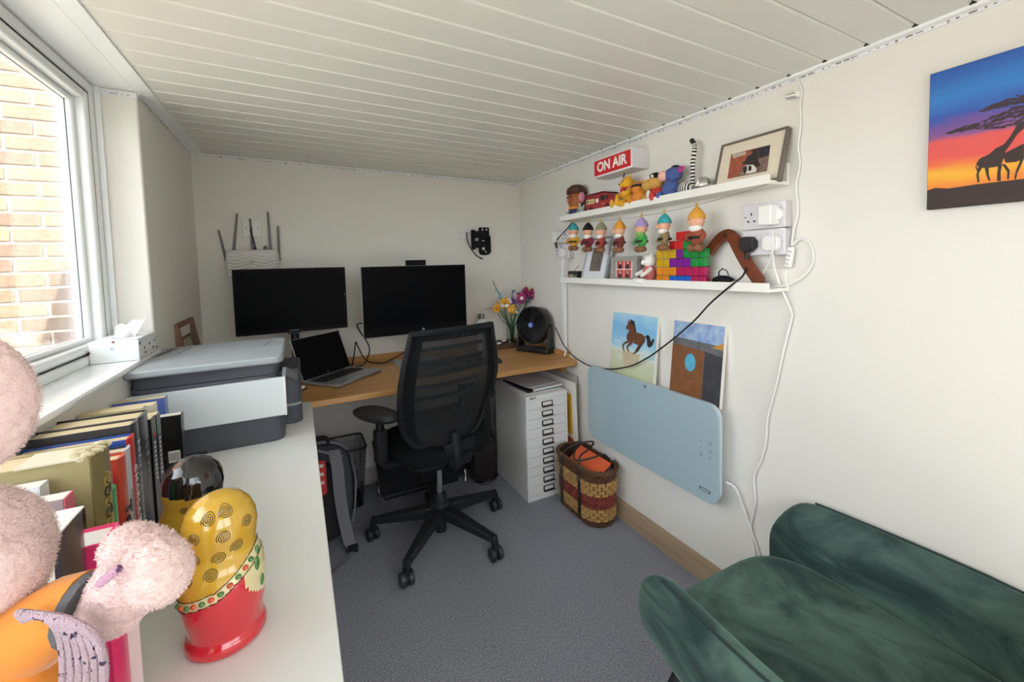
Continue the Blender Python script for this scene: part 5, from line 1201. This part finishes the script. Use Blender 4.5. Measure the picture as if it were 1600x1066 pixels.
for px, py, y in ((760, 483, 2.55), (772, 486, 2.54)):
    h = rel(px, py, y); b = MB(); b.tube(spline([(0, 0, .1), (h.x * .5, h.y * .5, h.z * .95), tuple(h)], 5), [.003] * 6 + [.002] * 5, 6); b.build('leaf', stm, t)
# ================================================================== tissue box, small frame
tis = bpy.data.materials.new('terrazzo_print'); tis.use_nodes = True
nt = tis.node_tree; N = nt.nodes; L = nt.links; bs = N['Principled BSDF']; bs.inputs['Roughness'].default_value = .5
tc = N.new('ShaderNodeTexCoord'); vo = N.new('ShaderNodeTexVoronoi'); vo.inputs['Scale'].default_value = 52
mp = N.new('ShaderNodeMapping'); mp.inputs['Scale'].default_value = (1, .7, 1.1); L.new(tc.outputs['Object'], mp.inputs[0]); L.new(mp.outputs[0], vo.inputs['Vector'])
r1 = N.new('ShaderNodeValToRGB'); r1.color_ramp.interpolation = 'CONSTANT'; r1.color_ramp.elements[0].color = (1, 1, 1, 1); r1.color_ramp.elements[1].position = .28; r1.color_ramp.elements[1].color = (0, 0, 0, 1)
L.new(vo.outputs['Distance'], r1.inputs[0])
sc_ = N.new('ShaderNodeSeparateColor'); L.new(vo.outputs['Color'], sc_.inputs[0])
r2 = N.new('ShaderNodeValToRGB'); r2.color_ramp.interpolation = 'CONSTANT'
for e, (p, c) in zip([r2.color_ramp.elements[0], r2.color_ramp.elements[1], r2.color_ramp.elements.new(.66), r2.color_ramp.elements.new(.8), r2.color_ramp.elements.new(.9)], ((0, '#e9ebea'), (.3, '#4a6a84'), (.66, '#b8c8d6'), (.78, '#3c4650'), (.92, '#8a5a48'))): e.position = p; e.color = lin(c)
L.new(sc_.outputs[0], r2.inputs[0]); mx = N.new('ShaderNodeMix'); mx.data_type = 'RGBA'; mx.inputs[6].default_value = lin('#e9ebea'); L.new(r1.outputs[0], mx.inputs[0]); L.new(r2.outputs[0], mx.inputs[7]); L.new(mx.outputs[2], bs.inputs['Base Color'])
t = thing('tissue_box', 'white terrazzo-print tissue box on the window sill', 'tissue box', (-.497, 1.772, SILL + .0155))
MB().box(-.057, .057, -.092, .098, 0, .066).build('box', tis, t, bevel=.0015)
MB().prism(circ(.03, 20, 0, 0, .06), .0662, .0666, 'z').build('slot', M('slot_grey', '#b9bdc0', .6), t)
b = MB()
def tf(u, v):
    a = u - .5
    return (a * (.055 + .035 * v) + .022 * v, .01 - .03 * u + .012 * math.sin(u * 9) * (1 - .4 * v) - .02 * v * u, .0625 + .056 * v * (.62 + .5 * u + .1 * math.sin(u * 13)))
b.shell(tf, 18, 10, .0012); b.build('tissue', M('tissue_white', '#f3f1ee', .8), t)
t = thing('photo_frame', 'deep wooden frame leaning on the left wall behind the printer', 'picture frame', (-.375, 2.29, DZ), rot=(-.17, 0, PI / 2))
fwm = wood_mat('frame_wood', '#8a6a4e', '#6d5240', (12, 12, 2), .5)
W_, H_, D_ = .30, .365, .035
b = MB(); b.box(-W_ / 2, W_ / 2, 0, D_, 0, .022); b.box(-W_ / 2, W_ / 2, 0, D_, H_ - .022, H_); b.box(-W_ / 2, -W_ / 2 + .022, 0, D_, .022, H_ - .022); b.box(W_ / 2 - .022, W_ / 2, 0, D_, .022, H_ - .022); b.build('frame', fwm, t, bevel=.002)
MB().box(-W_ / 2 + .02, W_ / 2 - .02, .022, .03, .02, H_ - .02).build('backing', M('frame_back', '#6e6259', .7), t)
MB().box(-.085, .09, .018, .0225, .06, H_ - .08).build('card', M('frame_card', '#b9ae9c', .7), t)
for k, w in enumerate((.05, .09, .11, .1)): MB().box(-w / 2, w / 2, .0172, .0182, H_ - .12 - .035 * k, H_ - .108 - .035 * k).build('card_text', M('frame_ink', '#7d7263', .7), t)
# ================================================================== books
pagem = M('book_pages', '#dcc9a2', .8, bump=(500, .3), stretch=(1, 60, 1)); pagew = M('book_pages_white', '#e6e2d8', .8)
def book(lab, y0, y1, xs, h, cover, depth=None, pages=pagem, spine=None, soft=False, name='book', tilt_=0):
    depth = depth or (abs(xs + .447) - .006)
    t = thing(name, lab, 'book', (xs, (y0 + y1) / 2, WZ), tilt_, 'books standing in a row under the window sill')
    th = (y1 - y0) / 2; c = .0015 if soft else .003; o = 0 if soft else .004
    cm = M('cover_' + cover[1:], cover, .35, coat=.15); sm = M('cover_' + spine[1:], spine, .35, coat=.15) if spine else cm
    MB().box(-depth, -.001, -th, -th + c, 0, h).build('front_cover', cm, t, bevel=.0006, seg=1)
    MB().box(-depth, -.001, th - c, th, 0, h).build('back_cover', cm, t, bevel=.0006, seg=1)
    b = MB(); n = 8; k = 0 if soft else .004
    prof = [(-th, -.002)] + [(-th + 2 * th * i / n, k * math.sin(PI * i / n)) for i in range(n + 1)] + [(th, -.002)]
    pr = [(x, y) for y, x in prof]
    b.prism(pr, 0, h, 'z'); b.build('spine', sm, t)
    MB().box(-depth + o, -.002, -th + c, th - c, o, h - o).build('page_block', pages, t)
    return t
def stext(t, s, size, mat, zc_, dy=0, sp=1.0, bold=.0003): return text(s, size, mat, t, (.0046, dy, zc_), (0, PI / 2, 0), bold=bold, spacing=sp, name='spine_lettering')
wt = M('print_white', '#e4e2de', .5); dkp = M('print_black', '#241512', .5); gry = M('print_grey', '#8d8c90', .5); grn = M('print_green', '#1c5a38', .5)
book('blue paperback with cream page edges, farthest book beside printer', 1.452, 1.482, -.335, .222, '#5a6fb4', .108, soft=True)
t = book('large black book with barcode sticker, cover facing the dolls', 1.352, 1.38, -.282, .196, '#141416', .15, pagew, soft=True)
q = MB().box(-.030, -.006, -.0148, -.0142, .075, .105).build('barcode_label', M('label_white', '#d9d7d4', .5), t); 
for k in range(7): MB().box(-.028 + k * .003, -.0268 + k * .003, -.0151, -.0147, .08, .1).build('barcode_bar', dkp, q)
book('cream paperback with pale spine behind the black books', 1.30, 1.33, -.322, .244, '#dccfb8', .12, soft=True)
t = book('buff paperback with a white torn dust jacket', 1.258, 1.288, -.333, .250, '#cdb98f', .108, soft=True, spine='#d8d3c6')
for i, (y0, y1, h, l) in enumerate(((1.214, 1.244, .240, 'slim black paperback with green emblem near top of spine'), (1.175, 1.207, .243, 'slim black paperback with red emblem near top of spine'))):
    t = book(l, y0, y1, -.297, h, '#18181b', .145, soft=True)
    b = MB(); b.ell((.0002, 0, h - .04), (.0008, .006, .007), 10, 6); b.build('emblem', M('emblem_' + 'gr'[i], ('#3f8a4a', '#b5302c')[i], .5), t)
    for k in range(9): MB().box(0, .0006, -.004, .004, h - .06 - k * .010, h - .0545 - k * .010).build('spine_lettering', wt, t)
t = book('thick glossy black hardback beside the red and black biographies', 1.10, 1.168, -.30, .268, '#1b1b1e', .14)
stext(t, 'ELEVEN', .022, gry, .17, 0, 1.6)
t = book('charcoal hardback with silver capital lettering down its spine', 1.047, 1.094, -.296, .272, '#39383b', .145)
stext(t, 'BORIS JOHNSON', .0165, M('print_silver', '#b5b4b8', .5), .155, 0, 1.35)
t = book('blue-jacketed hardback with a red spine', 1.005, 1.042, -.29, .258, '#2a4fa0', .15, spine='#c62f2b')
stext(t, 'CHARLATAN', .02, wt, .13, 0, 1.35)
t = book('navy-topped hardback with a pale grey spine', .964, 1.0, -.285, .25, '#23264a', .155, spine='#c3c3c8')
for k in range(12): MB().box(.0036, .0046, -.004, .004, .07 + k * .009, .0755 + k * .009).build('spine_lettering', gry, t)
t = book('orange-red book with large bold black lettering on spine', .922, .958, -.28, .252, '#c2452f', .16)
stext(t, 'Tom B', .034, dkp, .12, 0, 1.05, .0012)
book('lilac book between the orange-red and green books', .899, .919, -.288, .236, '#c193cf', .15, pagew)
t = book('slim green-spined book beside the old tan volume', .862, .895, -.276, .222, '#dfe6ea', .16, pagew, spine='#2f9a5c')
stext(t, 'FABLES', .013, M('print_pale', '#b9e0c4', .5), .10, 0, 1.3)
t = book('old worn tan book with ornate gilt spine and frayed top', .792, .856, -.268, .305, '#a3966c', .17, spine='#7d7046')
orn = M('ornate_dark', '#3a2f1e', .7); gilt = M('gilt', '#b59b52', .4, metal=.4)
for k in range(14):
    a = k * 1.7; z = .05 + .016 * k
    b = MB(); b.tube([(.004 - .0 , .014 * math.sin(s * .9) * (1 - s / 12) , z + .012 * math.cos(s * .9) * (1 - s / 12)) for s in range(9)], .0013, 5); b.build('ornament', gilt if k % 2 else orn, t)
b = MB(); b.prism([(.0, .055), (.01, .05), (.018, .06), (.012, .075)], .003, .0046, 'x'); b.build('red_motif', M('motif_red', '#b8442c', .6), t)
fr = MB()
for k in range(20): fr.ell((-.004 + random.uniform(-.02, .006), -.03 + .003 * k, .304 + random.uniform(-.002, .004)), (.008, .004, .005), 6, 4)
q = fr.build('frayed_edge', M('frayed', '#c9bd9a', .9), t); q['kind'] = 'stuff'
MB().box(-.075, -.012, -.0335, .02, .3045, .307).build('torn_paper', M('torn', '#d9cfb8', .9), t)
b = MB(); b.box(-.12, -.01, -.0335, -.032, .10, .24); b.build('ornate_cover', M('ornate_cover', '#6b5c34', .7, var=(70, '#2f2618', .08)), t)
book('loose white paper pad beside the old tan book', .765, .788, -.31, .287, '#e6e6ea', .13, pagew, soft=True, name='paper_pad')
book('mauve notebook with a thin pink spine', .735, .76, -.276, .276, '#b3a2a6', .165, pagew, soft=True, spine='#cf6a7a')
t = book('hot pink box file nearest the toy paw', .676, .726, -.224, .235, '#ee3d77', .2, pagew)
MB().box(-.2, .012, .0255, .0275, .0, .20).build('white_divider', M('divider', '#efece4', .6), t)
t = book('dark boxed set with white top edge and photo cover', .612, .664, -.236, .288, '#2b2530', .2, pagew, spine='#332b38')
MB().box(-.19, -.018, -.0268, -.0258, .05, .262).build('cover_photo', M('cover_photo', '#2f2836', .4, var=(40, '#7d7480', .25)), t)
MB().box(-.205, .002, -.027, .027, .2885, .2905).build('white_top', M('box_top', '#e9e6df', .6), t)
MB().box(-.012, -.006, -.0272, -.0262, .03, .278).build('white_edge', M('box_top', '#e9e6df', .6), t)
MB().box(-.16, -.07, -.0276, -.0268, .05, .235).build('cover_label', M('cover_label', '#d9d6d6', .6), t)
# ================================================================== nesting dolls
dred = M('doll_red', '#cf2531', .15, coat=.8); dyel = M('doll_yellow', '#d6ad3a', .15, coat=.8, var=(20, '#c99a2c', .3)); dcream = M('doll_cream', '#e0d2a0', .15, coat=.8); dblk = M('doll_black', '#141213', .12, coat=.8); dgreen = M('doll_green', '#4a7a34', .2, coat=.6); dor = M('doll_orange', '#d0562a', .2, coat=.6)
PROF = [(0, 0), (.046, 0), (.0525, .004), (.0535, .012), (.051, .019), (.0475, .022), (.0495, .035), (.0535, .055), (.0565, .08), (.0568, .10), (.0545, .12), (.049, .135), (.0462, .145), (.0478, .16), (.0490, .174), (.047, .19), (.041, .205), (.030, .217), (.016, .2235), (0, .225)]
def prof_r(z):
    for (r0, z0), (r1, z1) in zip(PROF[1:], PROF[2:]):
        if z <= z1 and z1 > z0: return r0 + (r1 - r0) * (z - z0) / (z1 - z0)
    return 0
def doll(lab, loc, sc, kind, face):
    t = thing('nesting_doll', lab, 'doll', loc, 0, 'painted nesting dolls on the white desk')
    zs = []
    for (r0, z0), (r1, z1) in zip(PROF, PROF[1:]):
        k = max(1, int(math.hypot(r1 - r0, z1 - z0) / .004))
        zs += [(r0 + (r1 - r0) * i / k, z0 + (z1 - z0) * i / k) for i in range(k)]
    zs.append(PROF[-1]); b = MB(); n = 72; b.lathe([(r * sc, z * sc) for r, z in zs], n)
    m = len(zs) - 1; mi = []
    for i in range(n):
        a = 2 * PI * (i + .5) / n; fa = math.cos(a - face)
        for j in range(m):
            z = (zs[j][1] + zs[j + 1][1]) / 2
            if kind == 'red':
                e = .104 + .034 * fa * (1 if fa > -.2 else .6) + .004
                da_ = (a - face + PI) % (2 * PI) - PI
                if (da_ / 1.05) ** 2 + ((z - .104) / .04) ** 2 < 1: c = 2
                elif z < e - .012: c = 0
                elif z < e + .002: c = 2
                else: c = 1
            else:
                e = .165; c = 1 if .05 < z < e - .01 * fa else 0
            mi.append(c)
    b.mi = mi
    b.build('body', [dred, dyel, dcream] if kind == 'red' else [dblk, dyel, dcream], t, ang=80)
    def on(a, z, off=.0006): r = (prof_r(z) + off) * sc; return Vector((r * math.cos(a), r * math.sin(a), z * sc))
    return t, on
FA = math.radians(5)
t, on = doll('red and yellow painted nesting doll with spiral-patterned shawl', (-.122, .768, WZ), 1.0, 'red', FA)
va = math.radians(-80)
for da, z in ((-.75, .152), (-.1, .150), (.38, .158), (-.72, .182), (.05, .179), (-.35, .206), (.75, .185), (.2, .21), (-.9, .125), (-.3, .130)):
    pts = []
    for s in range(46):
        th = s * .5; rr = .0092 * s / 45; pts.append(on(va + da + rr * math.cos(th) / prof_r(z), z + rr * math.sin(th)))
    b = MB(); b.tube(pts, .00045, 4); b.build('spiral', dblk, t)
for k in range(11):
    a = va - 1.3 + k * .2; fa = math.cos(a - FA); e = .104 + .034 * fa * (1 if fa > -.2 else .6) - .001
    b = MB(); c = on(a, e, .0); b.ell(c, (.0045, .0045, .0038), 8, 6); b.build('berry' if k % 2 else 'leaf', dor if k % 2 else dgreen, t)
for dz_ in (-.0125, .0025):
    b = MB(); b.tube([on(va - 1.6 + .05 * k, .104 + .034 * math.cos(va - 1.6 + .05 * k - FA) * (1 if math.cos(va - 1.6 + .05 * k - FA) > -.2 else .6) + .004 + dz_) for k in range(64)], .0006, 4); b.build('outline', dblk, t)
for a, z, s in ((-.55, .115, .009), (-.42, .085, .008), (-.38, .13, .007)): b = MB(); b.ell(on(a, z, 0), (s * .35, s * .6, s * 1.2), 8, 6, rot=(0, 0, a)); b.build('leaf', dgreen, t)
t, on = doll('black and yellow painted nesting doll behind the red one', (-.188, .955, WZ), .98, 'black', FA)
for da, z in ((-.3, .148), (.3, .15)):
    b = MB(); b.tube([on(va + da + .007 * s / 40 * math.cos(s * .5) / prof_r(z), z + .007 * s / 40 * math.sin(s * .5)) for s in range(40)], .0004, 4); b.build('spiral', dblk, t)
o = thing('blue_card', 'small blue card lying on the white desk behind the dolls', 'card', (-.235, 1.17, WZ), .3); MB().box(-.03, .05, -.04, .04, 0, .012).build('card', M('card_blue', '#3f62a8', .5), o)
# ================================================================== pink plush in the foreground
def pd(px, py, d): return CAMP + ray(px, py) * d
D = .335
base = pd(30, 1000, D); PB = Vector((base.x - .02, base.y + .0, WZ))
t = thing('plush_toy', 'pink furry soft toy in an orange jacket with lilac cord in foreground', 'soft toy', tuple(PB))
pfur = M('plush_pink', '#d9b7b4', .95, spec=.1, sheen=.3, bump=(130, .6), var=(14, '#e0c8c0', .3)); pjac = M('plush_jacket', '#e08d34', .85, sheen=.3, bump=(40, .15), var=(12, '#d57f2c', .3)); pcuf = M('plush_cuff', '#5b5a5c', .9, bump=(200, .4))
def pl(px, py, d=D): return pd(px, py, d) - PB
def rp_(n, d=D): return n * d / FPX
FUR = []
def blob(b, px, py, d, rx, ry=None, rd=None, n=20):
    c = pl(px, py, d); b.ell(c, (rp_(rx, d), rp_(rd or rx, d), rp_(ry or rx, d)), n, 14); FUR.append((c, (rp_(rx, d), rp_(rd or rx, d), rp_(ry or rx, d))))
zb = pl(30, 1090, D)
b = MB(); b.ell((zb.x + .0, zb.y, .14), (.055, .055, .14), 24, 16); b.build('jacket_body', pjac, t)
for s in (-1, 1): b = MB(); b.ell((s * .03 + .005, .03, .028), (.03, .05, .028), 16, 10); b.build('leg', pfur, t)
f0 = len(FUR)
b = MB(); blob(b, -66, 880, D, 108, 112); blob(b, -34, 930, D, 66, 78); blob(b, 8, 892, D, 52, 66); b.build('head', pfur, t)
b = MB(); blob(b, -56, 632, D + .01, 84, 112, 40); b.build('ear', pfur, t)
b = MB(); b.tube([pl(-2, 1010), pl(60, 985), pl(112, 952), pl(140, 945)], [.026, .030, .026, .025], 14); b.build('sleeve', pjac, t)
b = MB(); b.tube([pl(132, 950), pl(148, 950)], [.0265, .0275], 16); b.build('cuff', pcuf, t)
b = MB(); blob(b, 178, 945, D, 44, 46, 40); blob(b, 200, 915, D, 48, 52, 42); blob(b, 250, 893, D - .006, 42, 52, 38); blob(b, 205, 855, D, 38, 36, 34); blob(b, 232, 862, D, 36, 34, 34); b.build('paw', pfur, t)
b = MB()
for k in range(14): q = pl(155 + k * 2.4, 912 - k * 1.8 + 3 * math.sin(k * 2), D - .029); b.ell(q, (.0028, .002, .0024), 7, 5)
b.build('cord_stitch', M('cord_lilac2', '#b48a9c', .7, var=(160, '#4a2a48', .03, .62)), t)
cordm = M('cord_lilac', '#d0b3bd', .75, bump=(700, .8), var=(170, '#3a2a4c', .015, .62))
for k in range(6):
    o = k * 13
    b = MB(); b.tube(spline([pl(38 - k * 2, 968 - k * 2, D - .03), pl(66 + o * .5, 962 + k, D - .037), pl(92 + o * .8, 985 + k, D - .037), pl(100 + o * .95, 1030, D - .035), pl(98 + o * .95, 1080, D - .03), pl(88 + o * .8, 1140, D - .02)], 6), .0027, 8); b.build('cord', cordm, t)
hair = MB(); rnd = random.Random(3)
def fur_on(c, r, nn, ln):
    for _ in range(nn):
        u = rnd.uniform(-1, 1); a = rnd.uniform(0, 2 * PI); q = math.sqrt(1 - u * u); nrm = Vector((q * math.cos(a), q * math.sin(a), u))
        p = c + Vector((nrm.x * r[0], nrm.y * r[1], nrm.z * r[2])); g = Vector((nrm.x / r[0], nrm.y / r[1], nrm.z / r[2])).normalized()
        inside = False
        for c2, r2 in FUR:
            if c2 is c: continue
            d = p - c2
            if (d.x / r2[0]) ** 2 + (d.y / r2[1]) ** 2 + (d.z / r2[2]) ** 2 < .9: inside = True; break
        if inside: continue
        s = g.orthogonal().normalized() * .0004; tip = p + (g + Vector((rnd.uniform(-.7, .7), rnd.uniform(-.7, .7), rnd.uniform(-.9, .3)))).normalized() * ln * rnd.uniform(.5, 1.2)
        hair.add([p - s, p + s, tip], [(0, 1, 2)])
for c, r in FUR: fur_on(c, r, int(2600 * (r[0] * 2 + r[2]) / .08), .0024)
q = hair.build('fur', M('plush_fur', '#e0c4be', .9, spec=.1), t, smooth=False); q['kind'] = 'stuff'
